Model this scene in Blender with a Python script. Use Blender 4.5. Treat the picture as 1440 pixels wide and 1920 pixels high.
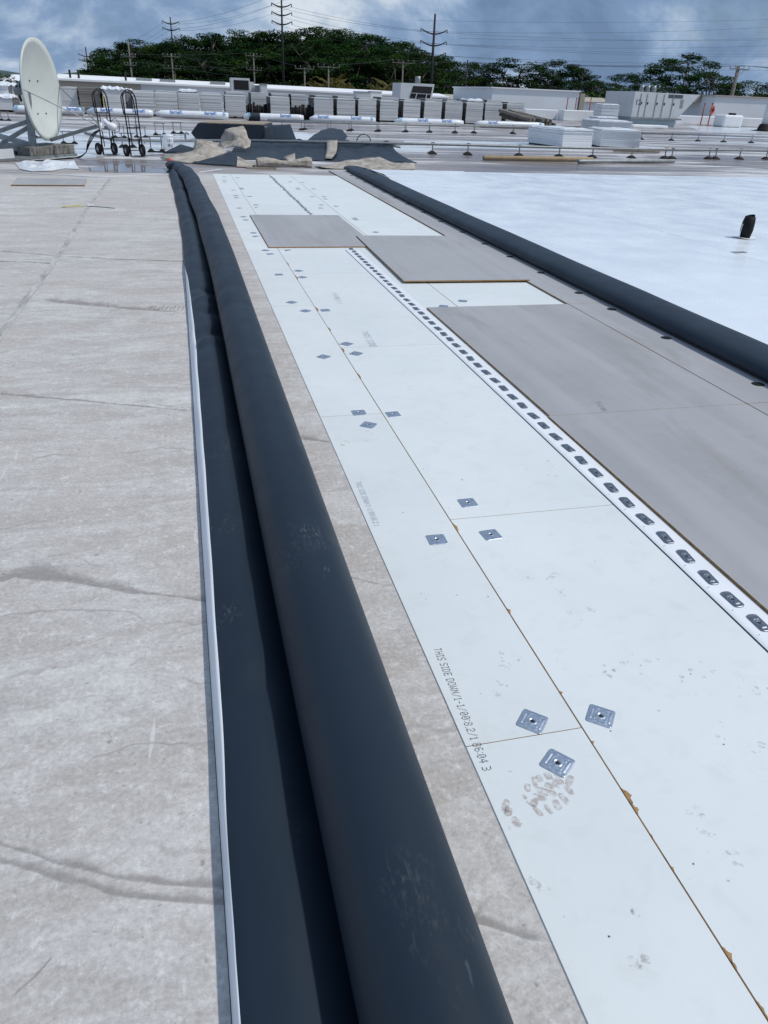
import bpy, math, random
from mathutils import Vector, Matrix, noise

for o in list(bpy.data.objects):
    bpy.data.objects.remove(o)
scene = bpy.context.scene
COL = scene.collection
R = math.radians

# ---------------------------------------------------------------- camera
# world: Z up, Y runs along the membrane rolls, X to the right, roof deck at z = 0
CAM_H, F_PX, PITCH, ROLL, YAW = 1.58, 1400.0, R(29.295), R(2.424), R(14.964)
fwd = Vector((math.sin(YAW) * math.cos(PITCH), math.cos(YAW) * math.cos(PITCH), -math.sin(PITCH)))
rt0 = Vector((math.cos(YAW), -math.sin(YAW), 0))
up0 = rt0.cross(fwd)
rt = rt0 * math.cos(ROLL) + up0 * math.sin(ROLL)
upv = -rt0 * math.sin(ROLL) + up0 * math.cos(ROLL)
cam = bpy.data.cameras.new('camera')
cam_o = bpy.data.objects.new('camera', cam)
COL.objects.link(cam_o)
m = Matrix.Identity(4)
for i in range(3):
    m[i][0], m[i][1], m[i][2] = rt[i], upv[i], -fwd[i]
m[2][3] = CAM_H
cam_o.matrix_world = m
cam.sensor_fit = 'VERTICAL'
cam.sensor_height = 24
cam.lens = F_PX / 1920 * 24
cam.clip_start, cam.clip_end = 0.05, 6000
scene.camera = cam_o
scene.render.resolution_x, scene.render.resolution_y = 768, 1024

# ---------------------------------------------------------------- sun, sky, exposure
SUN = Vector((0.62, -0.22, 0.90)).normalized()      # direction towards the sun
sl = bpy.data.lights.new('sun', 'SUN')
sl.energy, sl.angle, sl.color = 3.4, R(2.2), (1.0, 0.95, 0.875)
so = bpy.data.objects.new('sun', sl)
COL.objects.link(so)
so.rotation_euler = SUN.to_track_quat('Z', 'Y').to_euler()
world = bpy.data.worlds.new('World')
scene.world = world
world.use_nodes = True
wn, wl = world.node_tree.nodes, world.node_tree.links
wn.clear()
SKY_STRENGTH = 0.09
sky = wn.new('ShaderNodeTexSky')
sky.sky_type = 'NISHITA'
sky.sun_disc = False
sky.sun_elevation = math.asin(SUN.z)
sky.sun_rotation = math.atan2(SUN.x, SUN.y)
sky.dust_density, sky.air_density, sky.ozone_density = 0.6, 1.0, 2.0


def wmath(op, a, b=None):
    n = wn.new('ShaderNodeMath')
    n.operation = op
    for i, v in enumerate((a, b)):
        if v is None:
            continue
        if isinstance(v, (int, float)):
            n.inputs[i].default_value = v
        else:
            wl.new(v, n.inputs[i])
    return n.outputs[0]


tc = wn.new('ShaderNodeTexCoord')
mp = wn.new('ShaderNodeMapping')
mp.inputs['Scale'].default_value = (1, 1, 1.7)
mp.inputs['Location'].default_value = (3.1, 7.7, 0.4)
wl.new(tc.outputs['Generated'], mp.inputs['Vector'])


def wnoise(scale, detail, rough, dist=0.0):
    n = wn.new('ShaderNodeTexNoise')
    n.inputs['Scale'].default_value = scale
    n.inputs['Detail'].default_value = detail
    n.inputs['Roughness'].default_value = rough
    n.inputs['Distortion'].default_value = dist
    wl.new(mp.outputs['Vector'], n.inputs['Vector'])
    return n.outputs['Fac']


def wramp(fac, stops):
    n = wn.new('ShaderNodeValToRGB')
    while len(n.color_ramp.elements) < len(stops):
        n.color_ramp.elements.new(0.5)
    for e, (p, c) in zip(n.color_ramp.elements, stops):
        e.position = p
        e.color = (*c, 1)
    wl.new(fac, n.inputs['Fac'])
    return n.outputs['Color']


k = 1.0 / SKY_STRENGTH
tone = wramp(wmath('ADD', wmath('MULTIPLY', wnoise(6.0, 8, 0.60, 0.35), 0.75), wmath('MULTIPLY', wnoise(1.7, 3, 0.5), 0.25)),
             [(0.40, (0.185 * k, 0.295 * k, 0.49 * k)), (0.485, (0.27 * k, 0.41 * k, 0.65 * k)),
              (0.545, (0.47 * k, 0.61 * k, 0.82 * k)), (0.61, (0.85 * k, 0.94 * k, 1.05 * k))])
cover = wramp(wnoise(3.6, 6, 0.6, 0.2), [(0.30, (0.35,) * 3), (0.46, (0.95,) * 3)])
mix = wn.new('ShaderNodeMix')
mix.data_type = 'RGBA'
wl.new(cover, mix.inputs['Factor'])
wl.new(sky.outputs['Color'], mix.inputs[6])
wl.new(tone, mix.inputs[7])
bg = wn.new('ShaderNodeBackground')
bg.inputs['Strength'].default_value = SKY_STRENGTH
wl.new(mix.outputs[2], bg.inputs['Color'])
wo = wn.new('ShaderNodeOutputWorld')
wl.new(bg.outputs['Background'], wo.inputs['Surface'])
scene.view_settings.view_transform = 'Standard'
scene.view_settings.look = 'None'
scene.view_settings.gamma = 1
scene.view_settings.exposure = -0.31
scene.render.engine = 'CYCLES'


# ---------------------------------------------------------------- placing helpers (photo pixel + known depth -> metres)
def ray(px, py):
    return rt * ((px - 720) / F_PX) - upv * ((py - 960) / F_PX) + fwd


def G(px, py, z=0.0):
    d = ray(px, py)
    t = (z - CAM_H) / d.z
    return Vector((d.x * t, d.y * t, z))


def D(px, py, Y):
    d = ray(px, py)
    t = Y / d.y
    return Vector((d.x * t, Y, CAM_H + d.z * t))


# ---------------------------------------------------------------- object helpers
ORD = ['first', 'second', 'third', 'fourth', 'fifth', 'sixth', 'seventh', 'eighth', 'ninth', 'tenth', 'eleventh',
       'twelfth', 'thirteenth', 'fourteenth', 'fifteenth', 'sixteenth', 'seventeenth', 'eighteenth', 'nineteenth',
       'twentieth', 'twenty-first', 'twenty-second', 'twenty-third', 'twenty-fourth', 'twenty-fifth', 'twenty-sixth', 'twenty-seventh', 'twenty-eighth']


class MB:
    def __init__(self):
        self.v, self.f = [], []

    def add(self, vs, fs):
        o = len(self.v)
        self.v += [tuple(p) for p in vs]
        self.f += [tuple(i + o for i in f) for f in fs]
        return self

    def box(self, x0, x1, y0, y1, z0, z1, M=None):
        vs = [Vector((x, y, z)) for z in (z0, z1) for y in (y0, y1) for x in (x0, x1)]
        if M is not None:
            vs = [M @ p for p in vs]
        return self.add(vs, [(0, 2, 3, 1), (4, 5, 7, 6), (0, 1, 5, 4), (2, 6, 7, 3), (0, 4, 6, 2), (1, 3, 7, 5)])

    def bar(self, a, b, w, h=None, up=(0, 0, 1)):
        a, b = Vector(a), Vector(b)
        h = h or w
        t = (b - a).normalized()
        u = Vector(up)
        if abs(t.dot(u)) > 0.98:
            u = Vector((0, 1, 0))
        s = t.cross(u).normalized()
        u = s.cross(t)
        vs = []
        for p in (a, b):
            for i, j in ((-1, -1), (1, -1), (1, 1), (-1, 1)):
                vs.append(p + s * (i * w / 2) + u * (j * h / 2))
        return self.add(vs, [(0, 1, 2, 3), (7, 6, 5, 4), (0, 4, 5, 1), (1, 5, 6, 2), (2, 6, 7, 3), (3, 7, 4, 0)])

    def tube(self, pts, rad, n=8, cap=True, wob=None):
        pts = [Vector(p) for p in pts]
        if not isinstance(rad, (list, tuple)):
            rad = [rad] * len(pts)
        vs, fs = [], []
        ref = None
        for i, p in enumerate(pts):
            t = (pts[min(i + 1, len(pts) - 1)] - pts[max(i - 1, 0)]).normalized()
            if ref is None:
                ref = Vector((0, 0, 1)) if abs(t.z) < 0.9 else Vector((1, 0, 0))
            s = t.cross(ref).normalized()
            u = s.cross(t).normalized()
            ref = u
            for k in range(n):
                a = 2 * math.pi * k / n
                r = rad[i] * (wob(i, a, p) if wob else 1)
                vs.append(p + s * (math.cos(a) * r) + u * (math.sin(a) * r))
        for i in range(len(pts) - 1):
            for k in range(n):
                fs.append((i * n + k, i * n + (k + 1) % n, (i + 1) * n + (k + 1) % n, (i + 1) * n + k))
        if cap:
            fs.append(tuple(range(n - 1, -1, -1)))
            fs.append(tuple((len(pts) - 1) * n + k for k in range(n)))
        return self.add(vs, fs)

    def mesh(self, name, mat=None, smooth=False):
        me = bpy.data.meshes.new(name)
        me.from_pydata(self.v, [], self.f)
        if mat:
            me.materials.append(mat)
        if smooth:
            me.polygons.foreach_set('use_smooth', [True] * len(me.polygons))
        me.update()
        return me

    def obj(self, name, mat, parent=None, smooth=False, loc=None, rotz=0):
        return link(name, self.mesh(name, mat, smooth), parent, loc, rotz)


def link(name, me, parent=None, loc=None, rotz=0):
    o = bpy.data.objects.new(name, me)
    COL.objects.link(o)
    if parent:
        o.parent = parent
    if loc is not None:
        o.location = loc
    o.rotation_euler.z = rotz
    return o


def tag(o, label=None, cat=None, group=None, kind=None):
    for k_, v in (('label', label), ('category', cat), ('group', group), ('kind', kind)):
        if v:
            o[k_] = v
    return o


def thing(name, label, cat, loc=(0, 0, 0), rotz=0, group=None):
    return tag(link(name, None, None, loc, rotz), label, cat, group)


def copy_tree(o, parent=None):
    c = o.copy()
    COL.objects.link(c)
    c.parent = parent
    for ch in list(o.children):
        copy_tree(ch, c)
    return c


def bevel(o, w, seg=2):
    b = o.modifiers.new('bevel', 'BEVEL')
    b.width, b.segments, b.limit_method = w, seg, 'ANGLE'
    return o


# ---------------------------------------------------------------- materials
class Mat:
    def __init__(self, name, base=(0.5, 0.5, 0.5), rough=0.6, metal=0.0, spec=0.5):
        self.m = bpy.data.materials.new(name)
        self.m.use_nodes = True
        self.n, self.l = self.m.node_tree.nodes, self.m.node_tree.links
        self.b = self.n['Principled BSDF']
        self.b.inputs['Base Color'].default_value = (*base, 1)
        self.b.inputs['Roughness'].default_value = rough
        self.b.inputs['Metallic'].default_value = metal
        self.b.inputs['Specular IOR Level'].default_value = spec
        self._pos = {}

    def pos(self, scale=(1, 1, 1), world=True):
        key = (scale, world)
        if key not in self._pos:
            if world:
                src = self.n.new('ShaderNodeNewGeometry').outputs['Position']
            else:
                src = self.n.new('ShaderNodeTexCoord').outputs['Object']
            mpn = self.n.new('ShaderNodeMapping')
            mpn.inputs['Scale'].default_value = scale
            self.l.new(src, mpn.inputs['Vector'])
            self._pos[key] = mpn.outputs['Vector']
        return self._pos[key]

    def noise(self, vec, scale, detail=4, rough=0.55, dist=0.0):
        n = self.n.new('ShaderNodeTexNoise')
        for k_, v in (('Scale', scale), ('Detail', detail), ('Roughness', rough), ('Distortion', dist)):
            n.inputs[k_].default_value = v
        self.l.new(vec, n.inputs['Vector'])
        return n.outputs['Fac']

    def math(self, op, a, b=None, c=None):
        n = self.n.new('ShaderNodeMath')
        n.operation = op
        for i, v in enumerate((a, b, c)):
            if v is None:
                continue
            if isinstance(v, (int, float)):
                n.inputs[i].default_value = v
            else:
                self.l.new(v, n.inputs[i])
        return n.outputs[0]

    def ramp(self, fac, stops):
        n = self.n.new('ShaderNodeValToRGB')
        while len(n.color_ramp.elements) < len(stops):
            n.color_ramp.elements.new(0.5)
        for e, (p, c) in zip(n.color_ramp.elements, stops):
            e.position = p
            e.color = (*(c if isinstance(c, tuple) else (c, c, c)), 1)
        self.l.new(fac, n.inputs['Fac'])
        return n.outputs['Color']

    def mix(self, fac, a, b, blend='MIX'):
        n = self.n.new('ShaderNodeMix')
        n.data_type = 'RGBA'
        n.blend_type = blend
        for sock, v in ((n.inputs['Factor'], fac), (n.inputs[6], a), (n.inputs[7], b)):
            if isinstance(v, (int, float)):
                sock.default_value = v
            elif isinstance(v, tuple):
                sock.default_value = (*v, 1)
            else:
                self.l.new(v, sock)
        return n.outputs[2]

    def sep(self, vec):
        n = self.n.new('ShaderNodeSeparateXYZ')
        self.l.new(vec, n.inputs[0])
        return n.outputs

    def color(self, s):
        self.l.new(s, self.b.inputs['Base Color'])
        return self

    def rough(self, s):
        self.l.new(s, self.b.inputs['Roughness'])
        return self

    def bump(self, h, strength=0.2, dist=0.01):
        n = self.n.new('ShaderNodeBump')
        n.inputs['Strength'].default_value = strength
        n.inputs['Distance'].default_value = dist
        self.l.new(h, n.inputs['Height'])
        self.l.new(n.outputs['Normal'], self.b.inputs['Normal'])
        return self


def simple(name, base, rough=0.6, metal=0.0, var=0.12, scale=6.0, bump=0.0, spec=0.5):
    t = Mat(name, base, rough, metal, spec)
    f = t.noise(t.pos(), scale, 5, 0.6)
    lo = tuple(c * (1 - var) for c in base)
    hi = tuple(min(1, c * (1 + var)) for c in base)
    t.color(t.ramp(f, [(0.3, lo), (0.7, hi)]))
    if bump:
        t.bump(t.noise(t.pos(), scale * 4, 4, 0.6), bump, 0.01)
    return t.m


def make_deck():
    t = Mat('weathered_roof_membrane', rough=0.7, spec=0.3)
    P = t.pos()
    s = t.sep(P)
    big = t.noise(P, 0.55, 5, 0.6, 0.4)
    mid = t.noise(P, 5.0, 9, 0.74, 0.7)
    fine = t.noise(P, 70, 4, 0.7)
    streak = t.noise(t.pos((0.75, 2.4, 1)), 1.9, 9, 0.72, 0.9)
    base = t.ramp(mid, [(0.28, (0.46, 0.45, 0.44)), (0.5, (0.555, 0.55, 0.54)), (0.74, (0.64, 0.64, 0.63))])
    base = t.mix(t.ramp(streak, [(0.42, 0.0), (0.60, 0.8)]), base, (0.40, 0.375, 0.355))
    base = t.mix(t.ramp(big, [(0.42, 0.0), (0.60, 0.5)]), base, (0.46, 0.425, 0.40))
    mot = t.noise(P, 20, 9, 0.82, 0.15)
    scr = t.noise(t.pos((7, 0.9, 1)), 1.4, 2, 0.5, 2.2)
    base = t.mix(t.ramp(scr, [(0.735, 0.0), (0.75, 0.45)]), base, (0.74, 0.75, 0.75))
    base = t.mix(t.ramp(mot, [(0.36, 0.7), (0.47, 0.0)]), base, (0.40, 0.385, 0.38))
    base = t.mix(t.ramp(mot, [(0.53, 0.0), (0.66, 0.6)]), base, (0.74, 0.75, 0.75))
    base = t.mix(0.35, base, t.ramp(fine, [(0.3, 0.20), (0.7, 0.72)]), 'OVERLAY')
    # wandering tide lines of dirt left by standing water
    w1 = t.noise(t.pos((0.42, 0.22, 1)), 1.6, 5, 0.55, 0.3)
    for k_, a, wdt, dark in ((2.9, 4.6, 0.026, 0.5),):
        ph = t.math('FRACT', t.math('ADD', t.math('MULTIPLY', s[1], k_), t.math('MULTIPLY', w1, a)))
        d_ = t.math('ABSOLUTE', t.math('SUBTRACT', ph, 0.5))
        brk = t.ramp(t.noise(t.pos((0.6, 1.5, 1)), 1.1 + k_, 4, 0.6), [(0.46, 0.0), (0.58, dark)])
        line = t.math('MULTIPLY', t.ramp(d_, [(wdt * 0.45, 1.0), (wdt, 0.0)]), brk)
        base = t.mix(line, base, (0.27, 0.255, 0.25))
    # faint scratches
    sc = t.noise(t.pos((1.6, 22, 1)), 1.5, 4, 0.6, 0.8)
    base = t.mix(t.ramp(sc, [(0.27, 0.30), (0.33, 0.0)]), base, (0.36, 0.335, 0.325))
    base = t.mix(t.ramp(sc, [(0.70, 0.0), (0.76, 0.4)]), base, (0.60, 0.61, 0.61))
    grit = t.noise(P, 62, 2, 0.5)
    base = t.mix(t.ramp(grit, [(0.70, 0.0), (0.74, 0.65)]), base, (0.27, 0.255, 0.25))
    spot = t.noise(P, 26, 2, 0.5)
    base = t.mix(t.ramp(spot, [(0.70, 0.0), (0.75, 0.7)]), base, (0.24, 0.225, 0.215))
    # beyond the boards the old membrane is dirtier, browner and wet
    wob = t.math('MULTIPLY', t.noise(t.pos((0.25, 0.8, 1)), 1.0, 4, 0.5), 3.0)
    far = t.math('ADD', s[1], wob)
    farf = t.ramp(t.math('DIVIDE', far, 40.0), [(0.43, 0.0), (0.50, 1.0)])
    pat = t.noise(t.pos((0.16, 0.75, 1)), 1.0, 6, 0.6, 0.6)
    wet = t.ramp(pat, [(0.36, (0.155, 0.128, 0.118)), (0.50, (0.285, 0.25, 0.24)), (0.53, (0.40, 0.375, 0.37)), (0.58, (0.64, 0.655, 0.67))])
    sm = t.noise(t.pos((0.5, 3.5, 1)), 1.0, 5, 0.65, 0.3)
    wet = t.mix(t.ramp(sm, [(0.42, 0.0), (0.64, 0.6)]), wet, (0.20, 0.17, 0.16))
    wet = t.mix(t.ramp(sm, [(0.26, 0.8), (0.36, 0.0)]), wet, (0.60, 0.63, 0.66))
    t.color(t.mix(farf, base, wet))
    rr = t.mix(farf, t.ramp(mid, [(0.3, 0.62), (0.7, 0.78)]), t.ramp(pat, [(0.4, 0.16), (0.6, 0.5)]))
    t.rough(rr)
    t.bump(t.math('ADD', t.math('MULTIPLY', streak, 2.2), t.math('ADD', t.math('MULTIPLY', mid, 0.5), t.math('MULTIPLY', fine, 0.35))), 0.5, 0.006)
    return t.m


def make_board(name, a, b, tint, rough, grain):
    t = Mat(name, rough=rough, spec=0.35)
    P = t.pos()
    n1 = t.noise(P, 1.3, 5, 0.6, 0.3)
    n2 = t.noise(P, 9, 6, 0.7, 0.5)
    c = t.ramp(n1, [(0.3, a), (0.7, b)])
    c = t.mix(t.ramp(n2, [(0.52, 0.0), (0.80, grain)]), c, tint)
    sp = t.noise(P, 34, 2, 0.5)
    c = t.mix(t.ramp(sp, [(0.74, 0.0), (0.80, grain * 1.4)]), c, tuple(x * 0.45 for x in tint))
    rnd = t.n.new('ShaderNodeObjectInfo').outputs['Random']
    c = t.mix(1.0, c, t.ramp(rnd, [(0.0, 0.955), (1.0, 1.0)]), 'MULTIPLY')
    t.color(c)
    t.bump(t.noise(P, 160, 3, 0.6), 0.12, 0.002)
    return t


def make_grey_board():
    t = make_board('grey_board_back', (0.315, 0.325, 0.345), (0.365, 0.372, 0.39), (0.25, 0.245, 0.24), 0.7, 0.35)
    # lighter and darker bands that run with the length of the board
    bands = t.noise(t.pos((3.0, 0.16, 1)), 1.3, 3, 0.5, 0.25)
    src = t.b.inputs['Base Color'].links[0].from_socket
    c = t.mix(t.ramp(bands, [(0.42, 0.0), (0.62, 0.55)]), src, (0.40, 0.41, 0.43))
    c = t.mix(t.ramp(t.noise(t.pos((2.2, 0.5, 1)), 1.0, 5, 0.6, 0.6), [(0.56, 0.0), (0.68, 0.5)]), c, (0.265, 0.255, 0.245))
    t.color(c)
    return t.m


def make_dark_membrane():
    t = Mat('dark_navy_membrane', rough=0.5, spec=0.32)
    P = t.pos()
    n1 = t.noise(t.pos((1, 0.5, 1)), 2.0, 4, 0.6)
    c = t.ramp(n1, [(0.3, (0.0085, 0.0175, 0.031)), (0.7, (0.0125, 0.0235, 0.038))])
    dust = t.noise(P, 2.4, 3, 0.5)
    gr = t.noise(t.pos((1, 0.35, 1)), 95, 3, 0.75)
    f = t.math('MULTIPLY', t.ramp(dust, [(0.58, 0.0), (0.72, 0.5)]), t.ramp(gr, [(0.5, 0.0), (0.68, 1.0)]))
    scr = t.noise(t.pos((9, 1.6, 4)), 1.0, 3, 0.6, 1.5)
    f = t.math('ADD', f, t.ramp(scr, [(0.70, 0.0), (0.735, 0.28)]))
    c = t.mix(f, c, (0.16, 0.175, 0.18))
    t.color(c)
    t.rough(t.ramp(t.noise(P, 3.0, 5, 0.65), [(0.3, 0.44), (0.7, 0.58)]))
    t.bump(t.noise(t.pos((1, 0.4, 1)), 5, 3, 0.5), 0.15, 0.01)
    return t.m


def make_white_membrane():
    t = Mat('white_roof_membrane', rough=0.3, spec=0.5)
    P = t.pos()
    c = t.ramp(t.noise(t.pos((0.5, 1, 1)), 0.8, 5, 0.6, 0.4), [(0.3, (0.77, 0.83, 0.89)), (0.7, (0.80, 0.86, 0.92))])
    sm = t.noise(t.pos((0.5, 3.0, 1)), 2.2, 5, 0.65)
    c = t.mix(t.ramp(sm, [(0.60, 0.0), (0.76, 0.3)]), c, (0.62, 0.68, 0.75))
    dt = t.noise(P, 7, 6, 0.7, 0.5)
    c = t.mix(t.ramp(dt, [(0.70, 0.0), (0.84, 0.25)]), c, (0.54, 0.57, 0.61))
    t.color(c)
    t.rough(t.ramp(t.noise(P, 1.4, 4, 0.6), [(0.35, 0.16), (0.7, 0.34)]))
    t.bump(t.noise(t.pos((0.5, 0.9, 1)), 1.2, 2, 0.5), 0.12, 0.02)
    return t.m


def make_tan_backing():
    t = Mat('tan_membrane_backing', rough=0.85, spec=0.2)
    P = t.pos()
    c = t.ramp(t.noise(P, 4, 6, 0.65, 0.5), [(0.3, (0.20, 0.175, 0.15)), (0.52, (0.38, 0.35, 0.31)), (0.75, (0.55, 0.53, 0.485))])
    t.color(c)
    t.bump(t.noise(P, 14, 4, 0.6), 0.4, 0.02)
    return t.m


def make_galv(name='galvanised_plate', k_=1.0):
    t = Mat(name, rough=0.36, metal=0.9)
    c = t.ramp(t.noise(t.pos(world=False), 60, 3, 0.6), [(0.3, (0.40 * k_, 0.46 * k_, 0.54 * k_)), (0.7, (0.60 * k_, 0.66 * k_, 0.74 * k_))])
    t.color(c)
    return t.m


def make_foliage(name, a, b, c_):
    t = Mat(name, rough=0.8, spec=0.08)
    P = t.pos()
    n1 = t.noise(P, 0.30, 4, 0.6)
    col = t.ramp(n1, [(0.35, a), (0.55, b), (0.72, c_)])
    rnd = t.n.new('ShaderNodeObjectInfo').outputs['Random']
    col = t.mix(1.0, col, t.ramp(rnd, [(0.0, (0.55, 0.60, 0.70)), (0.35, (0.85, 0.82, 0.75)), (0.7, (1.2, 0.95, 0.75)), (1.0, (0.75, 1.05, 0.8))]), 'MULTIPLY')
    t.color(col)
    tr = t.n.new('ShaderNodeBsdfTranslucent')
    t.l.new(col, tr.inputs['Color'])
    ms = t.n.new('ShaderNodeMixShader')
    ms.inputs[0].default_value = 0.18
    t.l.new(t.b.outputs[0], ms.inputs[1])
    t.l.new(tr.outputs[0], ms.inputs[2])
    t.l.new(ms.outputs[0], t.n['Material Output'].inputs['Surface'])
    return t.m


def make_layered(name, a, b, rough=0.7, freq=1.0):
    """pile of sheets: thin layer to layer tone changes"""
    t = Mat(name, rough=rough, spec=0.3)
    s = t.noise(t.pos((0.15, 0.15, 26 * freq)), 1.0, 3, 0.7)
    w = t.noise(t.pos(), 1.5, 4, 0.6)
    c = t.ramp(s, [(0.3, a), (0.7, b)])
    c = t.mix(t.ramp(w, [(0.45, 0.0), (0.8, 0.3)]), c, tuple(x * 0.7 for x in a))
    t.color(c)
    return t.m


def make_stain(name, col, scale, lo, hi, amount):
    t = Mat(name, col, 0.8, 0, 0.2)
    f = t.noise(t.pos(), scale, 5, 0.7, 0.4)
    a = t.ramp(f, [(lo, 0.0), (hi, amount)])
    t.l.new(a, t.b.inputs['Alpha'])
    return t.m


M = {
    'deck': make_deck(),
    'board': make_board('white_board_face', (0.64, 0.69, 0.705), (0.70, 0.745, 0.755), (0.545, 0.565, 0.575), 0.6, 0.5).m,
    'gboard': make_grey_board(),
    'dark': make_dark_membrane(),
    'white': make_white_membrane(),
    'strip': simple('white_strip_membrane', (0.76, 0.79, 0.83), 0.4, var=0.04),
    'edge_white': simple('white_membrane_underside', (0.78, 0.80, 0.83), 0.45, var=0.06, scale=3),
    'core': simple('brown_board_core', (0.34, 0.20, 0.085), 0.9, var=0.35, scale=40, bump=0.4),
    'joint': simple('board_joint_core', (0.185, 0.125, 0.07), 0.9, var=0.6, scale=5, bump=0.3),
    'tan': make_tan_backing(),
    'galv': make_galv(),
    'galv_dark': make_galv('dull_galvanised_plate', 0.5),
    'black': simple('black_rubber', (0.010, 0.010, 0.012), 0.7, var=0.3, spec=0.2),
    'black_paint': simple('black_steel_paint', (0.010, 0.012, 0.016), 0.45, var=0.2, spec=0.3),
    'steel': simple('weathered_galvanised_steel', (0.24, 0.265, 0.275), 0.5, 0.5, var=0.25, scale=9),
    'pipe': simple('grey_pipe_paint', (0.27, 0.29, 0.30), 0.5, 0.2, var=0.2),
    'dish': simple('dish_offwhite_paint', (0.56, 0.60, 0.575), 0.45, var=0.07, scale=1.6),
    'concrete': simple('mossy_concrete_block', (0.15, 0.148, 0.135), 0.9, var=0.5, scale=7, bump=0.5),
    'iso': make_layered('insulation_board_edges', (0.58, 0.595, 0.60), (0.68, 0.695, 0.70)),
    'iso_side_shade': make_layered('gap_shade_sides', (0.10, 0.10, 0.10), (0.17, 0.168, 0.165)),  # shade of the gaps between stacks, put into the side face colour
    'iso_dark': make_layered('dark_brown_board_edges', (0.13, 0.115, 0.105), (0.30, 0.28, 0.265), freq=0.6),  # darker and browner than the other board edges
    'iso_white': make_layered('white_foam_board_edges', (0.62, 0.65, 0.68), (0.78, 0.80, 0.82)),
    'pallet': simple('dark_timber', (0.075, 0.06, 0.048), 0.9, var=0.4, scale=8),
    'timber': simple('grey_timber', (0.20, 0.185, 0.165), 0.9, var=0.4, scale=5),
    'plywood': simple('brown_plywood', (0.30, 0.245, 0.19), 0.8, var=0.3, scale=3),
    'wrap': simple('white_plastic_wrap', (0.72, 0.76, 0.81), 0.25, var=0.06, scale=4, bump=0.5),
    'blue_ink': simple('blue_print', (0.06, 0.20, 0.50), 0.5, var=0.15),
    'cyan_ink': simple('light_blue_print', (0.22, 0.46, 0.66), 0.5, var=0.1),
    'ink': simple('dark_ink', (0.075, 0.085, 0.11), 0.7, var=0.4, scale=60),
    'ink_pale': simple('faded_ink', (0.27, 0.32, 0.38), 0.7, var=0.3, scale=60),
    'ink_grey': simple('faded_grey_ink', (0.16, 0.155, 0.155), 0.7, var=0.2, scale=60),
    'orange': simple('orange_plastic', (0.62, 0.09, 0.025), 0.5, var=0.15),
    'red_post': simple('red_orange_paint', (0.33, 0.05, 0.04), 0.5, var=0.2),
    'yellow': simple('yellow_paint', (0.62, 0.55, 0.16), 0.5, var=0.1),
    'card': simple('brown_cardboard', (0.35, 0.265, 0.16), 0.8, var=0.15),
    'wall_white': simple('white_wall_paint', (0.68, 0.72, 0.76), 0.7, var=0.05, scale=0.4),
    'cap_white': simple('white_roof_coating', (0.80, 0.82, 0.84), 0.6, var=0.04, scale=0.6),
    'wall_tan': simple('tan_wall_paint', (0.35, 0.325, 0.27), 0.8, var=0.08, scale=0.3),
    'roof_tan': simple('tan_metal_roof', (0.40, 0.365, 0.31), 0.7, var=0.1, scale=0.5),
    'hvac': simple('grey_sheet_metal', (0.60, 0.625, 0.64), 0.5, 0.1, var=0.07, scale=1.2),
    'hvac_blue': simple('blue_grey_curb_paint', (0.33, 0.42, 0.47), 0.6, var=0.1, scale=0.9),
    'hole': simple('dark_opening', (0.012, 0.012, 0.014), 0.8, var=0.1),
    'wood_pole': simple('weathered_pole_wood', (0.17, 0.155, 0.135), 0.9, var=0.25, scale=2),
    'dark_pole': simple('dark_creosote_pole', (0.016, 0.014, 0.016), 0.8, var=0.3, scale=2),
    'wire': simple('wire_black', (0.035, 0.038, 0.045), 0.6, var=0.1),
    'bark': simple('tree_bark', (0.11, 0.095, 0.08), 0.95, var=0.3, scale=1.0),
    'leaf': make_foliage('albizia_leaves', (0.010, 0.032, 0.010), (0.024, 0.066, 0.016), (0.060, 0.115, 0.020)),
    'leaf_pale': make_foliage('pale_leaves', (0.030, 0.060, 0.020), (0.06, 0.10, 0.03), (0.11, 0.15, 0.04)),
    'leaf_yellow': make_foliage('yellowish_leaves', (0.06, 0.075, 0.014), (0.11, 0.125, 0.02), (0.17, 0.17, 0.03)),
    'palm': make_foliage('palm_leaves', (0.055, 0.065, 0.022), (0.12, 0.125, 0.05), (0.21, 0.19, 0.09)),
    'ground': simple('ground_grass_and_dirt', (0.06, 0.07, 0.035), 0.95, var=0.4, scale=0.08),
    'hill': simple('distant_green_hill', (0.045, 0.075, 0.06), 0.95, var=0.35, scale=0.05),
    'green_hose': simple('dark_green_tube', (0.03, 0.06, 0.055), 0.5, var=0.2),
    'mud': make_stain('dried_mud', (0.50, 0.415, 0.395), 55, 0.38, 0.64, 0.75),
    'mud_faint': make_stain('faint_mud', (0.42, 0.37, 0.35), 60, 0.46, 0.66, 0.35),
    'lap': make_stain('lap_dirt', (0.36, 0.40, 0.46), 5, 0.34, 0.6, 0.8),
    'glass': simple('window_glass', (0.03, 0.04, 0.05), 0.15, var=0.1),
}
wat = Mat('rain_water', (0.30, 0.27, 0.26), 0.05, 0, 0.28)
M['water'] = wat.m

# ================================================================ SETTING
rng = random.Random(7)
ground = MB().add([(-2500, -600, -8), (2500, -600, -8), (2500, 3500, -8), (-2500, 3500, -8)], [(0, 1, 2, 3)]).obj('ground', M['ground'])
tag(ground, 'flat ground far below the roof edge', 'ground', kind='structure')
deck = MB().box(-70, 150, -12, 128, -8.0, 0.0).obj('roof_deck', M['deck'])
tag(deck, 'flat grey weathered membrane roof deck', 'roof', kind='structure')


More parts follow.
